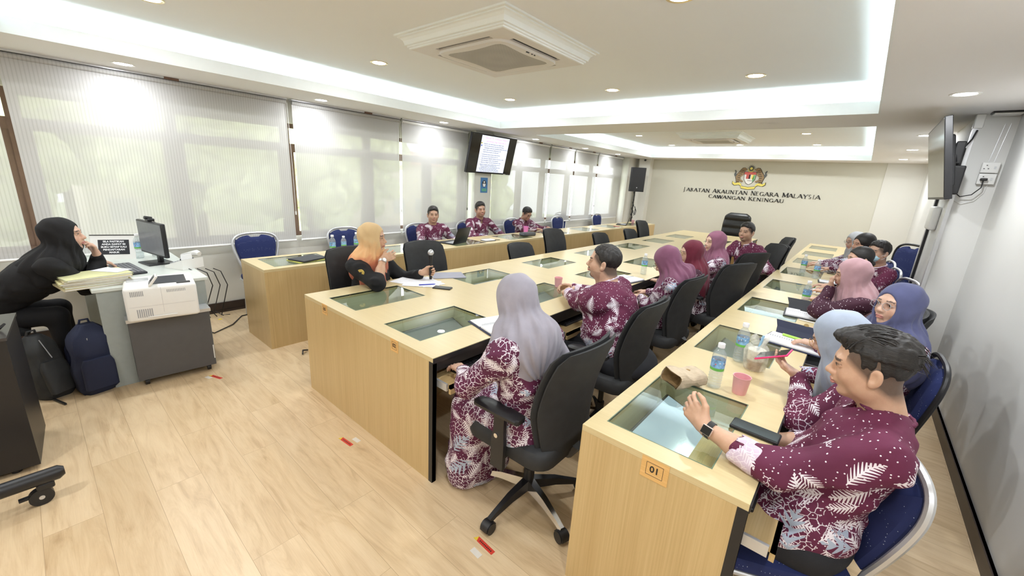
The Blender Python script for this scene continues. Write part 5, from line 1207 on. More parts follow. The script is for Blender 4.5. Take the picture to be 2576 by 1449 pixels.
def batik(name, base=(.115, .012, .048), dens=.0, white=(.80, .74, .80), pale=(.40, .46, .58)):
    n = NT(name); uvn = n.add('ShaderNodeUVMap'); uv = uvn.outputs[0]; oc = n.coord()
    sep = n.add('ShaderNodeSeparateXYZ'); n.put(sep.inputs[0], oc); z = sep.outputs[2]
    wob = n.noise(oc, 6, 2)
    # 1 where the border pattern lives: hem and cuffs by height, broken up by noise
    reg = n.math('MULTIPLY_ADD', wob, .55, n.math('MULTIPLY_ADD', z, -3.0, 2.88+dens), clamp=True)
    m = None
    def put(mask, col, cur): return n.mix(mask, cur, col)
    col = n.ramp(n.noise(oc, 3, 2), [(.3, tuple(x*.85 for x in base)), (.7, tuple(x*1.15 for x in base))])
    # coral lines
    wuv = n.vmath('ADD', uv, n.vmath('MULTIPLY', n.noise(uv, 18, 2, out=1), (.03, .03, 0)))
    ed = n.voro(wuv, 48, 'DISTANCE_TO_EDGE'); lines = n.math('LESS_THAN', ed, .055)
    rm = n.math('GREATER_THAN', n.math('MULTIPLY', n.noise(uv, 9, 2), reg), .45)
    col = put(n.math('MULTIPLY', n.math('MULTIPLY', lines, rm), .85), white, col)
    # dots
    vd = n.voro(uv, 62); vc = n.voro(uv, 62, out='Color'); sc = n.add('ShaderNodeSeparateColor'); n.put(sc.inputs[0], vc)
    dm = n.math('MULTIPLY', n.math('LESS_THAN', vd, .13), n.math('GREATER_THAN', n.math('ADD', sc.outputs[0], n.math('MULTIPLY', reg, .28)), .66))
    col = put(dm, white, col)
    # fern sprigs in two tilings
    def fern(T_, off, thr, wid, cc, teeth, cur, lo_reg):
        q = n.vmath('ADD', n.vmath('MULTIPLY', uv, (1/T_, 1/T_, 0)), (off, off*.7, 0)); cell = n.vmath('FLOOR', q); f = n.vmath('SUBTRACT', n.vmath('SUBTRACT', q, cell), (.5, .5, 0))
        wn = n.add('ShaderNodeTexWhiteNoise', noise_dimensions='3D'); n.put(wn.inputs[0], cell)
        ang = n.math('MULTIPLY', wn.outputs[0], 6.283); ro = n.add('ShaderNodeVectorRotate', rotation_type='Z_AXIS'); n.put(ro.inputs[0], f); n.put(ro.inputs['Angle'], ang)
        s = n.add('ShaderNodeSeparateXYZ'); n.put(s.inputs[0], ro.outputs[0]); u, v = s.outputs[0], n.math('ABSOLUTE', n.math('ADD', s.outputs[1], n.math('MULTIPLY', n.math('MULTIPLY', s.outputs[0], s.outputs[0]), .35)))
        env = n.math('MULTIPLY', n.math('MULTIPLY', n.math('SUBTRACT', .47, u), n.math('ADD', u, .47)), wid)
        t = n.math('FRACT', n.math('MULTIPLY', n.math('SUBTRACT', u, n.math('MULTIPLY', v, .9)), teeth))
        # each leaflet narrows towards its tip
        leafm = n.math('MULTIPLY', n.math('LESS_THAN', n.math('ABSOLUTE', n.math('SUBTRACT', t, .5)), n.math('SUBTRACT', .40, n.math('MULTIPLY', n.math('DIVIDE', v, n.math('MAXIMUM', env, .01)), .30))), n.math('LESS_THAN', v, env))
        stem = n.math('MULTIPLY', n.math('LESS_THAN', v, .014), n.math('LESS_THAN', n.math('ABSOLUTE', u), .47))
        k = n.math('MAXIMUM', n.math('MULTIPLY', leafm, n.math('GREATER_THAN', v, .012)), stem)
        s2 = n.add('ShaderNodeSeparateColor'); n.put(s2.inputs[0], wn.outputs[1])
        on = n.math('GREATER_THAN', n.math('ADD', s2.outputs[1], n.math('MULTIPLY', reg, lo_reg)), thr)
        return put(n.math('MULTIPLY', k, on), cc, cur)
    col = fern(.125, .37, 1.18, 1.0, white, 11, col, 1.0)
    col = fern(.088, 3.1, 1.22, 1.1, white, 9, col, .9)
    col = fern(.150, 7.7, 1.50, 1.25, pale, 6, col, .9)
    # small flowers on the plain field
    col = fern(.075, 11.3, .88, .75, white, 3.2, col, -.4)
    n.bump(n.math('ADD', n.math('MULTIPLY', n.noise(oc, 500, 2), .1), n.noise(oc, 11, 3, .5, .8)), .35, .007)
    return n.set(col, .8)
M['batik'] = batik('batik_maroon'); M['batikf'] = batik('batik_dense', (.10, .012, .05), .85); M['batikd'] = batik('batik_dark', (.05, .008, .025), -.3)
M['cuff'] = batik('batik_pale_lining', (.62, .50, .62), 1.0, (.80, .72, .80), (.45, .40, .6))
M['hairb'] = None
def hair_mat():
    n = NT('black_hair'); c = n.coord()
    s = n.noise(n.mapping(c, (30, 220, 220)), 1, 3, .6, .5)
    n.bump(s, .5, .004); return n.set(n.ramp(s, [(.3, (.006, .005, .005)), (.7, (.022, .018, .016))]), .5)
M['hair'] = hair_mat()
M['trous'] = cloth('dark_trousers', (.012, .013, .018)); M['blackcl'] = cloth('black_cloth', (.0045, .0045, .006)); M['shoe'] = plain('black_shoe', (.015, .013, .012), .3)
M['eyew'] = plain('eye_white', (.70, .66, .62), .25); M['iris'] = plain('iris', (.015, .009, .006), .15); M['lash'] = plain('lash', (.012, .01, .01), .6)
M['gold'] = plain('gold', (.65, .45, .18), .3, .9)

def frame(yaw, pitch=0, roll=0):
    """columns: forward, left, up; pitch > 0 looks down"""
    return np.array(Matrix.Rotation(yaw, 3, 'Z') @ Matrix.Rotation(pitch, 3, 'Y') @ Matrix.Rotation(roll, 3, 'X'))
def ik(a, b, l1, l2, pole):
    a, b = A(*a), A(*b); d = b-a; L = np.linalg.norm(d); 
    if L > (l1+l2)*.995: b = a+d/L*(l1+l2)*.995; d = b-a; L = np.linalg.norm(d)
    u = d/L; x = (l1*l1-l2*l2+L*L)/(2*L); hgt = math.sqrt(max(0, l1*l1-x*x)); p = A(*pole); p = nrm(p-u*(p@u))
    return a+u*x+p*hgt, b
def hand(s, wr, d, nn, side, sc=1.0, curl=25, spread=6, thumb=1.0, per=None, k=.005):
    """palm, four bent fingers and a thumb; d = finger direction, nn = direction the palm faces, side = +1 right hand, -1 left"""
    d = nrm(d); nn = nrm(nn-d*(nn@d)); t = -np.cross(nn, d)*side
    t = nrm(t); offs = [.030, .010, -.010, -.028]; lens = [.94, 1.04, .97, .76]
    P0 = A(*wr)
    s.cap(P0-d*.015*sc, P0+d*.03*sc, .026*sc, .024*sc, k=.012)
    for i, o in enumerate(offs):
        kn = P0+d*(.088-.004*abs(i-1))*sc+t*o*sc
        s.cap(P0+d*.012*sc+t*o*.55*sc, kn, .0165*sc, .0115*sc, k=.010)
    for i, o in enumerate(offs):
        kn = P0+d*(.088-.004*abs(i-1))*sc+t*o*sc; c = curl if per is None else per[i]; q = kn; an = radians(c*.8)
        dd0 = nrm(d+t*math.tan(radians(spread))*(1.5-i)*.8)
        for j, L in enumerate((.042, .026, .021)):
            dd = dd0*cos(an)+nn*sin(an); e = q+dd*L*lens[i]*sc; r = (.0092, .0082, .0073, .0062)
            s.cap(q, e, r[j]*sc, r[j+1]*sc, k=k); q = e; an += radians(c*(1.05 if j == 0 else .8))
    b0 = P0+d*.022*sc+t*.022*sc; b1 = b0+nrm(d*.62+t*.72+nn*.28*thumb)*.040*sc; b2 = b1+nrm(d*.86+t*.35+nn*.38*thumb)*.032*sc; b3 = b2+nrm(d*.9+t*.05+nn*.45*thumb)*.024*sc
    s.cap(b0, b1, .0165*sc, .0125*sc, k=.012); s.cap(b1, b2, .0112*sc, .0100*sc, k=k); s.cap(b2, b3, .0098*sc, .0072*sc, k=k)
def head(s, C, R, sc=1.0, wide=1.0, ears=True, open_mouth=0):
    def q(x, y, z): return C+R@A(x, y*wide, z)*sc
    def e(c, r, k=.015, sub=False, rot=None): s.ell(q(*c), A(r[0], r[1]*wide, r[2])*sc, R if rot is None else R@rot, k=k, sub=sub)
    e((-.014, 0, .034), (.097, .076, .084)); e((.020, 0, -.028), (.064, .060, .084), .03); e((.0, 0, -.045), (.055, .056, .058), .03)
    e((.058, 0, -.094), (.022, .024, .020), .03)
    for y in (-1, 1):
        e((.046, .034*y, -.032), (.032, .028, .030), .02); e((.008, .046*y, -.066), (.032, .017, .028), .025)
        e((.094, .031*y, .004), (.017, .019, .0125), .014, True)
    s.cap(q(.077, -.034, .021), q(.077, .034, .021), .0125*sc, k=.018)
    for y in (-1, 1): e((.0735, .031*y, .003), (.0125, .0155, .0115), .004)
    s.cap(q(.084, 0, .008), q(.101, 0, -.024), .0075*sc, .0105*sc, k=.012); e((.103, 0, -.030), (.013, .0125, .011), .008)
    for y in (-1, 1): e((.094, .0125*y, -.033), (.011, .0085, .0085), .007)
    for y in (-1, 1): e((.103, .0065*y, -.041), (.004, .0035, .004), .002, True)
    e((.078, 0, -.052), (.018, .026, .020), .014)
    e((.0935, 0, -.0575), (.0085, .021, .0055), .004); e((.0915, 0, -.069), (.0085, .018, .0065), .004)
    s.cap(q(.1015, -.019, -.0628), q(.1015, .019, -.0628), (.0022+open_mouth)*sc, k=.003, sub=True)
    e((.083, 0, -.083), (.012, .018, .006), .008, True)
    if ears:
        for y in (-1, 1):
            rz = np.array(Matrix.Rotation(radians(-22*y), 3, 'Z') @ Matrix.Rotation(radians(-12), 3, 'Y'))
            e((-.012, .080*y, -.012), (.019, .0075, .032), .006, rot=rz); e((-.005, .0885*y, -.008), (.0115, .0085, .020), .004, True, rz); e((-.004, .079*y, -.034), (.009, .0075, .012), .006)
def person(nm, label, C, hy, hp, ht, pel, ty, sc=.95, fat=1.0, female=False, shirt='batik', skin=(.55, .34, .23), arms=(), hij=None, hijp=None, hair='short', res=.005,
           legs='trous', brow=1.0, glasses=None, beard=0, mask=False, kn=None, wide=1.0, lean=None, collar=True, cuff=None, short_sleeve=(0, 0), watch=None, extra=None, headres=None, skirt=False, hairvol=1.0, lipc=(.50, .20, .18)):
    C = A(*C); R = frame(radians(hy), radians(hp), radians(ht)); T3 = frame(radians(ty)); f, l, u = T3[:, 0], T3[:, 1], T3[:, 2]
    pel = A(*pel); org = A(pel[0], pel[1], 0)
    nb = C+R@A(-.040, 0, -.125)*sc+A(0, 0, -.045)*sc-f*.012
    up = nrm(nb-pel); lf = l; fw = nrm(np.cross(lf, up)); B = np.stack([fw, lf, up], 1)
    Lt = np.linalg.norm(nb-pel); sw_ = (.150 if female else .172)*sc*(.6+.4*fat)
    shc = nb-up*.055*sc
    sh = {-1: shc-l*sw_, 1: shc+l*sw_}        # -1 right, +1 left
    # --- arms: side, wrist, pole, finger dir, palm normal, hand kwargs
    armd = {}
    for (side, wr, pole, hd, hn, kw) in arms:
        sd = 1 if side == 'L' else -1
        el, wr2 = ik(sh[sd]-up*.02, wr, .275*sc, .245*sc, pole); armd[sd] = (el, wr2, hd, hn, kw)
    hr = headres or res
    S = SDF(); head(S, C, R, sc, wide, ears=(hij is None))
    S.cap(C+R@A(-.022, 0, -.05)*sc, nb, .054*sc*(.5+.5*fat), .060*sc*(.5+.5*fat), k=.03)
    S.ell(nb-up*.05, A(.07, .11, .05)*sc, B, k=.03)
    V, Q = S.mesh(hr); parts = [(V, Q)]; nh = len(V)
    for sd, (el, wr, hd, hn, kw) in armd.items():
        S = SDF(); kw = dict(kw); ra = (.046 if not female else .041)*sc*(.7+.3*fat)
        S.cap(sh[sd]*.5+el*.5, el, ra, .043*sc, k=.01); S.cap(el, el*.45+wr*.55, .043*sc, .036*sc, k=.03); S.cap(el*.45+wr*.55, wr, .036*sc, .0255*sc, k=.02)
        hand(S, wr, hd, hn, 1 if sd < 0 else -1, sc*(.93 if female else 1.0), **kw)
        v, q = S.mesh(min(res, .0045)); parts.append((v, q))
    V = np.concatenate([p[0] for p in parts]); off = 0; QQ = []
    for v, q in parts: QQ.append(q+off); off += len(v)
    Q = np.concatenate(QQ)
    root = mk_mesh('person', V, Q, M['skin'], None, org); root.location = org; root['label'] = label; root['category'] = 'person'
    # skin colours by place on the head: lips, brows, stubble, cheeks
    H_ = (V-C)@R/sc; x, y, z = H_[:, 0], H_[:, 1]/wide, H_[:, 2]; col = np.tile(A(*skin), (len(V), 1)); ish = np.arange(len(V)) < nh
    def blend(m, c): 
        m = np.clip(m, 0, 1)*ish; col[:] = col*(1-m[:, None])+A(*c)*m[:, None]
    blend(.35*np.exp(-((np.abs(y)-.040)**2/.018**2+(z+.035)**2/.02**2))*(x > .03), (skin[0]*1.0, skin[1]*.75, skin[2]*.7))
    blend(.9*(x > .07)*(np.exp(-((y/.021)**4+((z+.0630)/.0105)**4)) > .45), lipc)
    bz = .0255-((np.abs(y)-.028)/.03)**2*.006; blend(.88*brow*(x > .045)*(np.abs(y) > .012)*(np.abs(y) < .048)*(np.abs(z-bz) < .0042), (.03, .02, .018))
    blend(.6*(x > .07)*(np.abs(np.abs(y)-.031) < .0165)*(np.abs(z-.0075-.0*y) < .0022), (.06, .03, .025))
    if beard:
        blend(beard*.8*(x > .05)*(np.abs(y) < .03)*(np.abs(z+.048) < .0045), (.04, .025, .02)); blend(beard*.85*(x > .045)*(np.abs(y) < .024)*(z < -.080), (.03, .02, .018)); blend(beard*.3*(z < -.06)*(x > .0)*(x < .09), (.10, .06, .05))
    if hair in ('short', 'swept', 'thin') and hij is None:
        fade = np.clip((z-x*1.02+.045)/.03, 0, 1)*(x < .075)*np.clip((z+.105)/.04, 0, 1); blend(.82*fade*(((np.abs(y) > .05) | (x < .0)))*(np.abs(y) < .079), (.035, .026, .022))
    col += np.random.RandomState(3).uniform(-.006, .006, (len(V), 1)); vcol(root, np.clip(col, 0, 1))
    # eyes
    if hr <= .0062:
        XR_ = Matrix([[*R[0], 0], [*R[1], 0], [*R[2], 0], [0, 0, 0, 1]])
        for yy in (-1, 1):
            mb = MB(); c = C+R@A(.0765, .031*yy*wide, .0025)*sc-org
            X = Matrix.Translation(c) @ XR_ @ Matrix.Scale(sc, 4)
            mb.ell((0, 0, 0), (.0102, .0122, .0050), 12, mi=0, X=X); mb.ell((.0066, 0, 0), (.0045, .0047, .0046), 10, mi=1, X=X)
            mb.tube([(.0080, -.0120, -.001), (.0108, -.006, .0040), (.0114, 0, .0052), (.0108, .006, .0040), (.0080, .0125, -.001)], [.0005, .0011, .0013, .0011, .0005], 5, mi=2, X=X)
            mb.build('eye', [M['eyew'], M['iris'], M['lash']], root, True)
    # --- shirt
    S = SDF(); F_ = fat
    S.ell(pel+up*Lt*.70+fw*.005, A(.112*F_, .155*(.4+.6*F_), .19)*sc, B, k=.05); S.ell(pel+up*Lt*.38+fw*.022*F_, A(.118*F_, .145*F_, .18)*sc, B, k=.06)
    S.ell(pel+up*.05+fw*.01, A(.142*min(F_, 1.25), .168*min(F_, 1.25), .115)*sc, B, k=.06)
    if female: S.ell(pel+up*Lt*.62+fw*.065, A(.08, .125, .08)*sc, B, k=.05)
    S.cap(sh[-1], sh[1], .062*sc*(.6+.4*F_), k=.04); S.cap(nb-up*.01, sh[-1]+up*.012, .052*sc, .046*sc, k=.04); S.cap(nb-up*.01, sh[1]+up*.012, .052*sc, .046*sc, k=.04)
    hemd = []
    for sd in (-1, 1):
        if sd not in armd: el, wr = sh[sd]-up*.26*sc+l*sd*.04, None
        else: el, wr = armd[sd][0], armd[sd][1]
        S.cap(sh[sd], el, .066*sc*(.6+.4*F_), .056*sc*(.7+.3*F_), k=.03)
        S.ell(sh[sd]*.75+el*.25, A(.06, .06, .07)*sc*(.6+.4*F_), k=.03)
        if wr is not None:
            ce = short_sleeve[0 if sd < 0 else 1] or .94; e2 = el*(1-ce)+wr*ce; d_ = nrm(wr-el)
            S.cap(el, e2, .056*sc*(.7+.3*F_), (.040 if ce > .8 else .050)*sc, k=.03); hemd.append((sd, e2, d_, ce))
    if legs == 'trous': S.ell(pel+f*.06+A(0, 0, .03), A(.15, .175*min(F_, 1.2), .075)*sc, T3, k=.05)
    # folds: low-frequency ridges running round the sleeves and across the belly
    rs = np.random.RandomState(abs(hash(nm)) % 1000 if False else sum(map(ord, nm)) % 997); ph = rs.uniform(0, 6.28, 6)
    def folds(amp, fr):
        def g(X, Y, Z, G):
            a = X*f[0]+Y*f[1]; b = X*l[0]+Y*l[1]
            w = np.sin(fr*(Z*1.0+.5*b)+ph[0]+1.7*np.sin(7*a+ph[1]))*.5+np.sin(fr*1.7*(Z*.6-.9*b+.5*a)+ph[2]+1.3*np.sin(9*b+ph[3]))*.3+np.sin(fr*.8*(a-.7*Z)+ph[4])*.3
            return (G-amp*w*np.abs(w)).astype(np.float32)
        return g
    S.fn(folds(.011, 42))
    for sd, e2, d_, ce in hemd: S.plane(e2, d_) if False else None
    # neck opening
    S.cap(nb-up*.005+fw*.006, C, .056*sc*(.5+.5*F_), .060*sc, k=.006, sub=True)
    if not female: S.ell(nb-up*.03+fw*.070*F_**.5, A(.022, .020, .040)*sc, B, k=.01, sub=True)
    V, Q = S.mesh(.0075 if res < .006 else .010); so = mk_mesh('shirt', V, Q, M[shirt], root, org, uv=True, smooth_it=1)
    if not female and collar:
        S = SDF(); cr = .067*sc*(.5+.5*F_)
        for k_ in range(16):
            a = radians(28+k_*(304/15)); ca, sa = cos(a), sin(a); p = nb+up*.03*max(0, F_-1.15)+fw*(cr*1.02*ca+.008)+lf*cr*sa; p2 = p+up*.056*sc*(1-.25*ca)
            if k_: S.cap(p, pp_, .007, k=.006); S.cap(p2*.5+p*.5+nrm(p-nb)*.004, qq_, .0065, k=.006)
            pp_, qq_ = p, p2*.5+p*.5+nrm(p-nb)*.004
        for sg in (-1, 1):   # collar points
            a = radians(30*sg); p = nb+fw*(cr*1.05*cos(a)+.008)+lf*cr*sin(a)
            S.cap(p, p-up*.035*sc+lf*sg*.020*sc+fw*.010, .007, .004, k=.008)
        V, Q = S.mesh(.004 if res < .006 else .006, .012); mk_mesh('collar', V, Q, M['cuff'] if cuff == 'pale' else M[shirt], root, org, uv=True)
    if cuff:
        for sd, e2, d_, ce in hemd:
            S = SDF(); r = (.040 if ce > .8 else .050)*sc; S.cap(e2-d_*.045, e2+d_*.012, r+.007, r+.004, k=.01)
            S.cap(e2+d_*.02, e2+d_*.12, r-.004, k=.004, sub=True); S.plane(e2+d_*(.03), d_)
            S.fn(folds(.004, 70)); V, Q = S.mesh(.005); mk_mesh('cuff', V, Q, M['cuff'], root, org, uv=True)
    # --- legs
    S = SDF(); kn_ = kn or [(.40, .11, .50), (.40, -.11, .50)]; feet = []
    for (a, b, zz) in kn_:
        hip = pel+l*(.085 if b > 0 else -.085)*sc+A(0, 0, -.01); knee = org+f*a*sc+l*b+A(0, 0, zz*sc); ank = knee+f*.02-A(0, 0, knee[2]-.09)
        S.cap(hip, knee, .092*sc*(.6+.4*F_), .064*sc*(.8+.2*F_), k=.05); S.cap(knee, ank, .062*sc, .050*sc, k=.03); feet.append(ank)
        if skirt: S.cap(knee, ank-A(0, 0, .02), .085*sc, .105*sc, k=.08)
    if skirt: S.cap(pel+f*.1, org+f*.40*sc+A(0, 0, .46), .12*sc, .11*sc, k=.08); S.cap(org+f*.40*sc+A(0, 0, .46), org+f*.38*sc+A(0, 0, .10), .12*sc, .13*sc, k=.08); S.fn(folds(.012, 30)); S.plane((0, 0, .015), (0, 0, -1))
    S.ell(pel, A(.14*F_, .165*F_, .11)*sc, T3, k=.05)
    V, Q = S.mesh(.010); mk_mesh('skirt' if skirt else 'trousers', V, Q, M['batikf'] if legs == 'batik' else M['blackcl'] if legs == 'black' else M['trous'], root, org, uv=True, smooth_it=1)
    for a in feet:
        S = SDF(); S.cap((a[0], a[1], .05), A(a[0], a[1], .040)+f*.13, .040, .034, k=.02); S.cap((a[0], a[1], .09), (a[0], a[1], .05), .042, .042, k=.02); S.plane((0, 0, .004), (0, 0, -1))
        V, Q = S.mesh(.008); mk_mesh('shoe', V, Q, M['shoe'], root, org)
    # --- headscarf
    if hij:
        S = SDF(); h_ = lambda x, y, z: C+R@A(x, y, z)*sc
        S.ell(h_(-.020, 0, .026), A(.112, .092, .104)*sc, R, k=.03); S.ell(h_(.012, 0, -.045), A(.082, .078, .085)*sc, R, k=.04)
        S.cap(h_(-.015, 0, -.06), nb, .078*sc, .092*sc, k=.05)
        hp_ = dict(front=.16, back=.10, w=.175, fz=.14, tail=None); hp_.update(hijp or {})
        S.cap(nb-up*.02-l*hp_['w']*.62*sc, nb-up*.02+l*hp_['w']*.62*sc, .074*sc, k=.06)
        S.cap(nb+fw*.03, nb-up*hp_['front']+fw*.085, .092*sc, .085*sc, k=.06)
        S.ell(nb-up*hp_['front']*.55+fw*.045, A(.085, hp_['w']*.95, hp_['front'])*sc, B, k=.05)
        S.ell(nb-up*hp_['back']*.6-fw*.04, A(.085, hp_['w']*.95, hp_['back']*1.35)*sc, B, k=.05)
        if hp_.get('tails'):
            for (p0, p1, r0, r1) in hp_['tails']: S.cap(p0, p1, r0, r1, k=.03)
        cx, cy_, cz_ = C; na = .85+.3*rs.rand()
        def drape(X, Y, Z, G):
            x, y, z = X-C[0], Y-C[1], Z-C[2]
            qx = x*R[0, 0]+y*R[1, 0]+z*R[2, 0]; qy = x*R[0, 1]+y*R[1, 1]+z*R[2, 1]; qz = x*R[0, 2]+y*R[1, 2]+z*R[2, 2]
            low = np.clip((.02-qz)/.14, 0, 1)
            an = np.arctan2(qy, qx+.02)
            w = np.sin(11*an+ph[0]+14*qz)+.6*np.sin(19*an+ph[1]-20*qz)            # pleats falling from under the chin
            w2 = np.sin(75*(qz*.9+qx*.75)+ph[2]+3*np.sin(9*qy+ph[3]))                # wraps over the crown
            return (G-.0042*na*w*low-.0018*w2*(1-low)*np.clip((.05-qx)/.05, 0, 1)).astype(np.float32)
        S.fn(drape)
        S.ell(h_(.120, 0, -.018), A(.105, .060*hp_.get('ow', 1), .087)*sc, R, k=.010, sub=True)
        S.cap(h_(-.02, 0, -.0), nb-up*.25, .052*sc, .06*sc, k=.004, sub=True) if False else None
        V, Q = biggest(*S.mesh(.0055 if res < .006 else .007)); mk_mesh('headscarf', V, Q, hij, root, org, smooth_it=1)
    elif hair != 'none':
        S = SDF(); h_ = lambda x, y, z: C+R@A(x, y*wide, z)*sc; hv = hairvol
        if hair in ('short', 'swept', 'thin'):
            t = .005 if hair != 'swept' else .006
            S.ell(h_(-.016, 0, .036), A(.098+t, (.076+t)*wide, .086+t*1.3)*sc, R, k=.01)
            if hair == 'short': S.ell(h_(.012, 0, .085), A(.072, .060*wide, .040)*sc*hv, R, k=.03)
            if hair == 'swept':
                S.ell(h_(.022, .004, .096), A(.080, .058, .036)*sc, R, k=.02); S.ell(h_(-.058, .0, .060), A(.060, .068, .062)*sc, R, k=.03)
                S.plane(h_(0, 0, .050), R@nrm(A(.25, 0, -1)))
                S.ell(h_(-.016, 0, .036), A(.0985, .0775*wide, .0875)*sc, R, k=.004)
            dn = R@nrm(A(1.0, 0, -.92)); S.plane(h_(.060 if hair != 'thin' else .045, 0, .052), dn)
            S.plane(h_(-.06, 0, -.055), R@A(.2, 0, -1))
            for yy in (-1, 1): S.ell(h_(.072, .078*yy, .030), A(.048, .040, .040)*sc, R, k=.008, sub=True)
            if hair == 'swept':
                pass
            def tex(X, Y, Z, G):
                x, y, z = X-C[0], Y-C[1], Z-C[2]; qy = x*R[0, 1]+y*R[1, 1]+z*R[2, 1]; qx = x*R[0, 0]+y*R[1, 0]+z*R[2, 0]
                return (G-.0015*np.sin(330*qy+3*np.sin(40*qx))-.0012*np.sin(250*qx+4*np.sin(60*qy))).astype(np.float32)
            S.fn(tex)
        elif hair == 'long':
            S.ell(h_(-.018, 0, .034), A(.110, .088, .098)*sc, R, k=.01); S.ell(h_(-.045, 0, -.05), A(.070, .085, .11)*sc, R, k=.04); S.ell(h_(-.05, 0, -.12), A(.055, .08, .08)*sc, R, k=.04)
            S.ell(h_(.115, .004, -.012), A(.095, .062, .085)*sc, R, k=.012, sub=True)
        elif hair == 'bun':
            S.ell(h_(-.016, 0, .036), A(.106, .084, .095)*sc, R, k=.01); S.ell(h_(-.112, 0, -.045), A(.028, .032, .030)*sc, R, k=.02)
            S.plane(h_(.064, 0, .052), R@nrm(A(1.0, 0, -.85))); S.plane(h_(-.06, 0, -.06), R@A(.2, 0, -1))
        V, Q = S.mesh(.0035 if res < .005 else .0055); ho = mk_mesh('hair', V, Q, M['hair'], root, org)
        if hair == 'swept':
            mb = MB(); rs2 = np.random.RandomState(5)
            for k_ in range(260):   # combed-back locks
                y0 = rs2.uniform(-.056, .060); x0 = rs2.uniform(.020, .088)*(1-.25*abs(y0)/.06); pts = []; rr = []; L_ = rs2.uniform(.08, .15); dy = rs2.uniform(-.02, .012); hh = rs2.uniform(.0, .008)
                for t in np.linspace(0, 1, 7):
                    xx = x0-L_*t; yy = y0+dy*t+.004*sin(t*5+k_); rad = 1-((xx+.010)/.118)**2-(yy/.082)**2
                    zz = .034+.098*math.sqrt(max(.02, rad))+hh*sin(pi*min(1, t*1.2))+.004
                    if rad < .04: zz -= .03*t
                    pts.append(h_(xx, yy, zz)-org); rr.append(.0026*(1-t*.75)*(.6 if t == 0 else 1))
                mb.tube(pts, rr, 5)
            for k_ in range(26):    # flicked tufts at the crown
                a = rs2.uniform(-.05, .05); b = rs2.uniform(.02, .09); p0 = h_(-.098, a, b); pts = [p0-org, h_(-.118, a*1.1, b+.004)-org, h_(-.128-rs2.uniform(0, .018), a*1.2, b-.012-rs2.uniform(0, .02))-org]; mb.tube(pts, [.003, .002, .0004], 5)
            mb.build('hair_locks', M['hair'], ho, True)
    if glasses:
        mb = MB(); XR_ = Matrix([[*R[0], 0], [*R[1], 0], [*R[2], 0], [0, 0, 0, 1]]); X = Matrix.Translation(C-org) @ XR_ @ Matrix.Scale(sc, 4)
        lens_ = []
        for yy in (-1, 1):
            ml = MB(); lens_.append(ml); ring = [(.1035, .0325*yy+.0215*cos(a), -.001+.0195*sin(a)) for a in np.linspace(0, 2*pi, 25)[:-1]]; mb.tube(ring, .0012, 6, closed=True, X=X)
            ml.loft([[(.1030, *p[1:]) for p in ring], [(.1040, *p[1:]) for p in ring]], X=X); mb.tube([(.1035, .054*yy, .006), (.085, .062*yy, .007)] + ([] if hij else [(.06, .076*yy, .008), (-.01, .083*yy, .006)]), .0011, 5, X=X)
        mb.tube([(.1035, -.0095, .003), (.107, 0, .006), (.1035, .0095, .003)], .0012, 5, X=X); g = mb.build('glasses', glasses, root, True); [q_.build('lens', M['lens'], g) for q_ in lens_]
    if mask:
        S = SDF(); h_ = lambda x, y, z: C+R@A(x, y, z)*sc
        S.ell(h_(.030, 0, -.050), A(.086, .066, .056)*sc, R, k=.01); S.ell(h_(.09, 0, -.045), A(.030, .030, .035)*sc, R, k=.02)
        def pl(X, Y, Z, G):
            z = (X-C[0])*R[0, 2]+(Y-C[1])*R[1, 2]+(Z-C[2])*R[2, 2]; return (G-.0015*np.sin(z*330)).astype(np.float32)
        S.fn(pl); S.plane(h_(.022, 0, 0), R@A(-1, 0, .15)); S.plane(h_(.1, 0, -.013), R@A(0, 0, 1))
        V, Q = S.mesh(.004); mk_mesh('face_mask', V, Q, plain('mask_pale_blue', (.45, .68, .78), .8), root, org)
        for yy in (-1, 1): MB().tube([h_(.03, .070*yy, -.03)-org, h_(-.02, .084*yy, -.005)-org, h_(-.022, .084*yy, -.035)-org, h_(.02, .072*yy, -.07)-org], .0012, 5).build('ear_loop', M['paper'], root)
    if watch:
        for sd_, kind in watch:
            el, wr, hd, hn, kw = armd[sd_]; d_ = nrm(wr-el); c = wr-d_*.020; nn = -A(*hn); nn = nrm(nn-d_*(nn@d_)); tt = np.cross(d_, nn)
            mb = MB(); r = .030*sc; mb.loft([[tuple(c-org+d_*q+(nn*cos(a)+tt*sin(a))*(r+e)) for a in np.linspace(0, 2*pi, 25)[:-1]] for q, e in ((-.010, 0), (-.010, .003), (.010, .003), (.010, 0))], cap=False)
            w_ = mb.build('watch_strap', {'smart': M['dark'], 'steel': M['alu'], 'gold': M['gold'], 'bead': M['paper'], 'black': M['dark']}[kind], root, True)
            if kind in ('gold', 'bead'): continue
            XX = Matrix([[*np.append(v, 0)] for v in (d_, tt, nn)]+[[0, 0, 0, 1]]).transposed(); XX = Matrix.Translation(c-org+nn*(r+.001)) @ XX
            if kind == 'smart': MB().rbox(-.019, .019, -.017, .017, 0, .010, .006, X=XX).build('watch_case', plain('rose_case', (.70, .58, .52), .3, .5), w_, True); MB().rbox(-.0165, .0165, -.0145, .0145, .0095, .0106, .0004, X=XX).build('watch_face', M['tvg'], w_)
            else: MB().cyl((0, 0, 0), (0, 0, .009), .017, X=XX).build('watch_case', M['alu'], w_, True); MB().cyl((0, 0, .009), (0, 0, .0098), .0145, X=XX).build('watch_face', M['paper'], w_)
    if extra: extra(root, org, dict(C=C, R=R, nb=nb, f=f, l=l, up=up, fw=fw, sh=sh, arm=armd, sc=sc, B=B))
    return root
def scarf(name, c, var=.1): return cloth('scarf_'+name, c, var=var)
MN = (0, 0, -1)
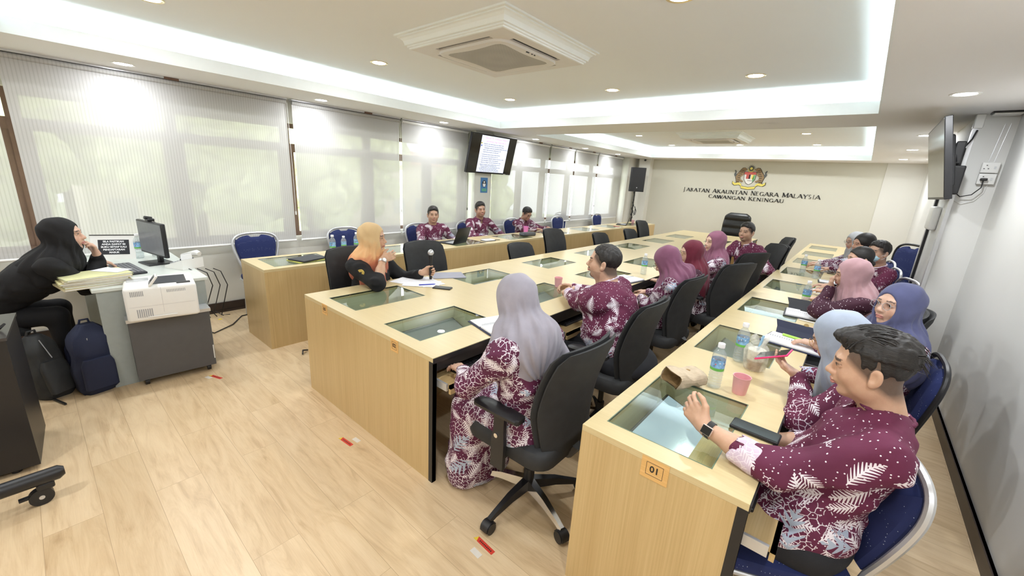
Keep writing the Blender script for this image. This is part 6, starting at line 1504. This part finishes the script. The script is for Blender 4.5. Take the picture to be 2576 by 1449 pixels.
# nearest man, right table
person('near', 'person in maroon batik shirt nearest the camera, swept black hair, hand over the screen', (.125, 1.675, 1.135), 181, 8, 0, (.07, 1.60, .535), 186, .97, 1.12,
       arms=[('L', (-.270, 1.475, .818), (.5, -.5, -.7), (-.78, .48, .36), (.4, .7, -.35), dict(curl=20, spread=4, per=(26, 32, 38, 42), thumb=-.3)), ('R', (-.11, 1.86, .66), (.6, .6, -.5), (-1, .1, -.1), (0, -.2, -1), dict(curl=30))],
       skin=(.60, .37, .25), hair='swept', res=.004, headres=.0028, cuff=True, short_sleeve=(.45, .42), watch=[(1, 'smart')], wide=1.06, kn=[(.34, .13, .50), (.34, -.10, .50)])
def phone_p13(root, org, d):
    el, wr, hd, hn, kw = d['arm'][1]; p = wr+nrm(hd)*.10*.95-nrm(A(*hn))*-.022
    phone(p[0]-.03, p[1], p[2]+.005, 0, 'bright pink mobile phone held up by the woman in the pale blue headscarf', plain('hot_pink', (.85, .04, .20), .35), (radians(-12), radians(28), radians(165)))
person('p13', 'person in a pale blue headscarf and glasses looking down at a pink phone', (.04, 2.20, 1.065), 168, 28, 0, (.20, 2.58, .50), 185, .93, 1.0, True,
       arms=[('L', (-.055, 2.17, .85), (.3, -.9, -.5), (-.9, .25, .35), (-.2, .15, 1), dict(curl=22, thumb=1)), ('R', (-.12, 2.60, .70), (.5, .8, -.4), (-1, 0, -.1), MN, dict(curl=25))],
       hij=scarf('pale_blue', (.34, .39, .49)), hijp=dict(front=.24, back=.17, w=.17), glasses=M['gold'], legs='black', skin=(.60, .38, .28), res=.005, extra=phone_p13)
person('p14', 'person in a blue-violet headscarf and round glasses looking towards the camera side', (.245, 2.86, 1.128), 226, -2, 0, (.30, 3.05, .50), 200, .96, 1.0, True, shirt='batikf',
       arms=[('L', (-.03, 2.92, .80), (.3, -.6, -.6), (-1, .2, 0), MN, dict(curl=25)), ('R', (-.02, 3.25, .80), (.4, .8, -.5), (-1, 0, 0), MN, dict(curl=25))],
       hij=scarf('blue_violet', (.080, .088, .19)), hijp=dict(front=.17, back=.14, w=.19), glasses=M['greypl'], skin=(.62, .40, .30), res=.0048)
person('p15', 'person in a dusty pink headscarf holding a fist to the mouth', (.04, 3.88, 1.11), 188, 10, 0, (.16, 4.05, .50), 190, .95, 1.0, True, shirt='batikd',
       arms=[('L', (-.06, 3.86, .985), (-.2, -.8, -.7), (-.1, .35, .9), (1, 0, .1), dict(curl=60, thumb=.6)), ('R', (-.12, 4.28, .80), (.5, .8, -.5), (-1, -.3, 0), MN, dict(curl=30))],
       hij=scarf('dusty_pink', (.50, .30, .33)), hijp=dict(front=.18, back=.14, w=.16), skin=(.60, .38, .28), watch=[(1, 'gold')])
person('p16', 'person with black hair tied back, lowest of the heads behind the pink headscarf', (.075, 4.98, 1.11), 205, 5, 0, (.24, 4.85, .50), 190, .93, 1.0, True,
       arms=[('L', (-.10, 4.70, .80), (.4, -.8, -.5), (-1, .2, 0), MN, dict(curl=30)), ('R', (-.10, 5.05, .80), (.5, .8, -.5), (-1, 0, 0), MN, dict(curl=30))], hair='bun', collar=False, skin=(.58, .36, .26), res=.006)
person('p19', 'person in a pale blue face mask and maroon batik shirt by the right wall', (.215, 5.55, 1.14), 224, 0, 0, (.34, 5.72, .50), 205, .95, 1.0, mask=True,
       arms=[('L', (.0, 5.35, .74), (.4, -.8, -.5), (-1, 0, 0), MN, dict(curl=30)), ('R', (.0, 5.8, .74), (.4, .8, -.5), (-1, 0, 0), MN, dict(curl=30))], skin=(.48, .30, .21), res=.006, cuff='pale')
person('p17', 'person with loose black hair smiling with a hand to the cheek at the right table', (.085, 6.10, 1.165), 212, 8, -8, (.24, 6.25, .50), 195, .95, 1.0, True,
       arms=[('L', (.03, 5.98, 1.03), (-.1, -.8, -.7), (0, .3, 1), (1, 0, 0), dict(curl=35)), ('R', (-.15, 6.3, .80), (.5, .8, -.5), (-1, 0, 0), MN, dict(curl=30))], hair='long', collar=False, skin=(.58, .35, .25), res=.006)
person('p18', 'person in a pale grey headscarf, farthest at the right table', (.01, 6.80, 1.13), 215, 12, 0, (.16, 7.0, .50), 195, .93, 1.0, True, shirt='batikf',
       arms=[('L', (-.30, 6.45, .80), (.3, -.8, -.5), (-1, -.1, 0), MN, dict(curl=30)), ('R', (-.30, 6.65, .80), (.5, .8, -.5), (-1, -.2, 0), MN, dict(curl=30))], hij=scarf('pale_grey', (.42, .43, .45)), skin=(.60, .38, .28), glasses=M['greypl'], res=.006)
# middle table, right side
_nb = A(-1.0, 1.36, .93)
person('p6', 'person in a lilac-grey headscarf and batik dress typing, back to the camera', (-1.105, 1.37, 1.115), 166, 30, 0, (-1.0, 1.42, .50), 176, .96, 1.04, True, shirt='batikf', legs='batik', skirt=True,
       arms=[('L', (-1.375, 1.315, .685), (.25, -.9, -.45), (-.93, .20, .0), MN, dict(curl=28, spread=8)), ('R', (-1.36, 1.60, .685), (.2, .9, -.5), (-1, -.1, 0), MN, dict(curl=28))],
       hij=scarf('lilac_grey', (.30, .28, .325)), hijp=dict(front=.17, back=.115, w=.135, tails=[(A(-1.0, 1.44, .98), A(-.875, 1.58, .73), .075, .035), (A(-1.08, 1.28, 1.0), A(-1.12, 1.22, .80), .06, .035)]), skin=(.60, .38, .28), res=.0045, kn=[(.36, .10, .49), (.36, -.10, .49)])
person('p7', 'person in maroon batik shirt, heavy bearded man with clasped hands on the table', (-1.27, 2.50, 1.135), 200, -3, 0, (-1.02, 2.44, .52), 186, 1.0, 1.62,
       arms=[('L', (-1.70, 2.69, .80), (.25, -.75, -.5), (-.75, .62, .05), (.3, .3, -.6), dict(curl=42, thumb=.6)), ('R', (-1.68, 2.83, .80), (.2, .9, -.5), (-.8, -.5, .1), (.2, -.5, -.5), dict(curl=45, thumb=.6))],
       skin=(.60, .38, .27), beard=1, hair='thin', res=.0045, headres=.0034, cuff='pale', watch=[(-1, 'steel')], wide=1.12)
person('p8', 'person in a mauve headscarf bent over a keyboard at the middle table', (-1.12, 3.30, 1.075), 186, 36, 0, (-1.10, 3.42, .50), 182, .95, 1.0, True, shirt='batikf',
       arms=[('L', (-1.33, 3.40, .70), (.3, -.8, -.5), (-1, .25, 0), MN, dict(curl=30, spread=8)), ('R', (-1.36, 3.62, .70), (.2, .9, -.5), (-1, 0, 0), MN, dict(curl=30))],
       hij=scarf('mauve', (.20, .072, .13)), hijp=dict(front=.17, back=.16, w=.165), glasses=M['dark'], skin=(.60, .38, .28), res=.005, legs='black')
person('p9', 'person in a dark red headscarf and glasses looking over the middle table', (-1.14, 3.98, 1.075), 222, 8, 0, (-1.02, 4.12, .50), 195, .93, 1.0, True, shirt='batikd',
       arms=[('L', (-1.4, 4.0, .74), (.3, -.8, -.5), (-1, .2, 0), MN, dict(curl=30)), ('R', (-1.42, 4.3, .74), (.2, .9, -.5), (-1, 0, 0), MN, dict(curl=30))],
       hij=scarf('dark_red', (.13, .010, .028)), hijp=dict(front=.20, back=.17, w=.155), glasses=M['gold'], skin=(.60, .39, .29), res=.0055, legs='black')
person('p10', 'person in a rosy mauve headscarf turned towards the camera beside the short-haired man', (-1.125, 4.70, 1.12), 228, 0, 0, (-1.05, 4.88, .50), 205, .95, 1.0, True, shirt='batikf',
       arms=[('L', (-1.30, 4.62, .92), (.0, -.8, -.6), (-.3, .1, .9), (.8, 0, .1), dict(curl=45)), ('R', (-1.42, 4.95, .78), (.2, .9, -.5), (-1, 0, 0), MN, dict(curl=30))],
       hij=scarf('rosy_mauve', (.23, .085, .14)), hijp=dict(front=.16, back=.13, w=.16), skin=(.62, .41, .31), res=.0055)
person('p11', 'person in maroon batik shirt, short-haired man leaning back in a black chair', (-1.06, 5.88, 1.165), 252, 0, 0, (-.96, 6.02, .52), 238, .98, 1.05,
       arms=[('L', (-.90, 5.62, .72), (.8, -.1, -.6), (-.5, -.4, -.1), (-.5, .2, -.8), dict(curl=35)), ('R', (-1.22, 5.62, .72), (-.8, .2, -.6), (.3, -.6, -.1), (0, .3, -1), dict(curl=35))], skin=(.50, .31, .21), beard=.5, res=.0055, cuff='pale', kn=[(.40, .10, .50), (.36, -.12, .50)])
# speaker, left side of the middle table
def p2x(root, org, d):
    p = d['sh'][-1]*.58+d['arm'][-1][0]*.42-A(.0, .062, -.012)+d['f']*.03
    X = facing(tuple(p-org), radians(-72)); MB().lathe([(.034, -.01), (.034, .002), (.001, .003)], 20, X=X).build('arm_badge', plain('gold_badge', (.50, .36, .08), .6), root)
    MB().poly([(-.015, -.01), (.012, -.004), (.016, .012), (-.004, .008)], .001, X=X @ Matrix.Translation((0, .005, .0025))).build('badge_mark', M['dark'], root)
orange = NT('scarf_orange_print'); _c = orange.coord(); _s = orange.add('ShaderNodeSeparateXYZ'); orange.put(_s.inputs[0], _c)
_nz = orange.noise(_c, 7, 3, .5, 1.2)
_cc = orange.ramp(orange.math('ADD', orange.math('MULTIPLY', _nz, .35), orange.math('MULTIPLY_ADD', _s.outputs[2], -1.9, 2.22)), [(.0, (.60, .42, .22)), (.30, (.64, .45, .24)), (.50, (.74, .42, .20)), (.62, (.60, .20, .10)), (.75, (.50, .17, .11))])
orange.bump(orange.noise(_c, 14, 3, .5, .6), .35, .006); M['orange'] = orange.set(_cc, .8)
person('p2', 'person in an orange headscarf and black top speaking and holding a microphone', (-3.00, 1.80, 1.115), 42, 0, 0, (-3.10, 1.82, .52), 22, .97, 1.15, True, shirt='blackcl', legs='black',
       arms=[('R', (-2.865, 1.80, .955), (.5, -.6, -.7), (.10, .93, .30), (-.9, .2, -.2), dict(curl=24, spread=5, thumb=.8)), ('L', (-2.80, 2.145, .812), (-.2, .6, -.8), (.25, .95, .05), (1, -.3, 0), dict(curl=68, thumb=1.3))],
       hij=M['orange'], hijp=dict(front=.22, back=.11, w=.175, ow=1.0), skin=(.58, .36, .24), res=.0045, short_sleeve=(.22, .80), watch=[(-1, 'steel'), (1, 'bead')], extra=p2x)
# three men by the windows
person('p3', 'person in a maroon batik shirt, leftmost of the three men by the windows', (-4.72, 3.81, 1.075), -30, 0, 0, (-4.84, 3.86, .50), -14, .97, 1.08,
       arms=[('L', (-4.50, 4.05, .68), (-.2, .8, -.5), (1, -.2, 0), MN, dict(curl=30)), ('R', (-4.50, 3.72, .68), (-.2, -.8, -.5), (1, .2, 0), MN, dict(curl=30))], skin=(.52, .32, .22), res=.006, headres=.0045)
person('p4', 'person in maroon batik shirt, middle of three men by the windows', (-4.74, 4.80, 1.13), -24, 0, 5, (-4.88, 4.88, .50), -10, 1.0, 1.12,
       arms=[('L', (-4.45, 5.10, .72), (-.2, .8, -.5), (1, -.3, 0), MN, dict(curl=30)), ('R', (-4.45, 4.68, .72), (-.2, -.8, -.5), (1, .3, 0), MN, dict(curl=30))], skin=(.50, .30, .21), beard=.25, res=.006, headres=.0045)
person('p5', 'person in maroon batik shirt and glasses looking down, rightmost by the windows', (-4.70, 5.98, 1.035), -8, 26, 0, (-4.86, 6.05, .50), -5, .97, 1.0,
       arms=[('L', (-4.35, 6.2, .80), (-.2, .8, -.5), (1, -.3, 0), MN, dict(curl=30)), ('R', (-4.35, 5.85, .80), (-.2, -.8, -.5), (1, .3, 0), MN, dict(curl=30))], skin=(.48, .29, .20), glasses=M['dark'], res=.006, headres=.0045, cuff=False)
# operator at the desk
person('p1', 'person in a black headscarf and black jacket leaning on the office desk, chin on hand', (-4.23, .135, 1.085), 72, -4, 0, (-4.42, -.42, .54), 84, .97, 1.15, True, shirt='blackcl', legs='black',
       arms=[('L', (-4.31, .285, .915), (-.6, .3, -.8), (.22, -.16, 1), (.3, -1, .2), dict(curl=48, thumb=.8)), ('R', (-4.36, .285, .865), (.5, .0, -1.2), (-.15, .9, -.45), MN, dict(curl=28))],
       hij=scarf('black', (.005, .005, .0065)), hijp=dict(front=.18, back=.13, w=.155), skin=(.60, .38, .28), res=.0045, watch=[(-1, 'black')], kn=[(.46, .11, .52), (.46, -.11, .52)])
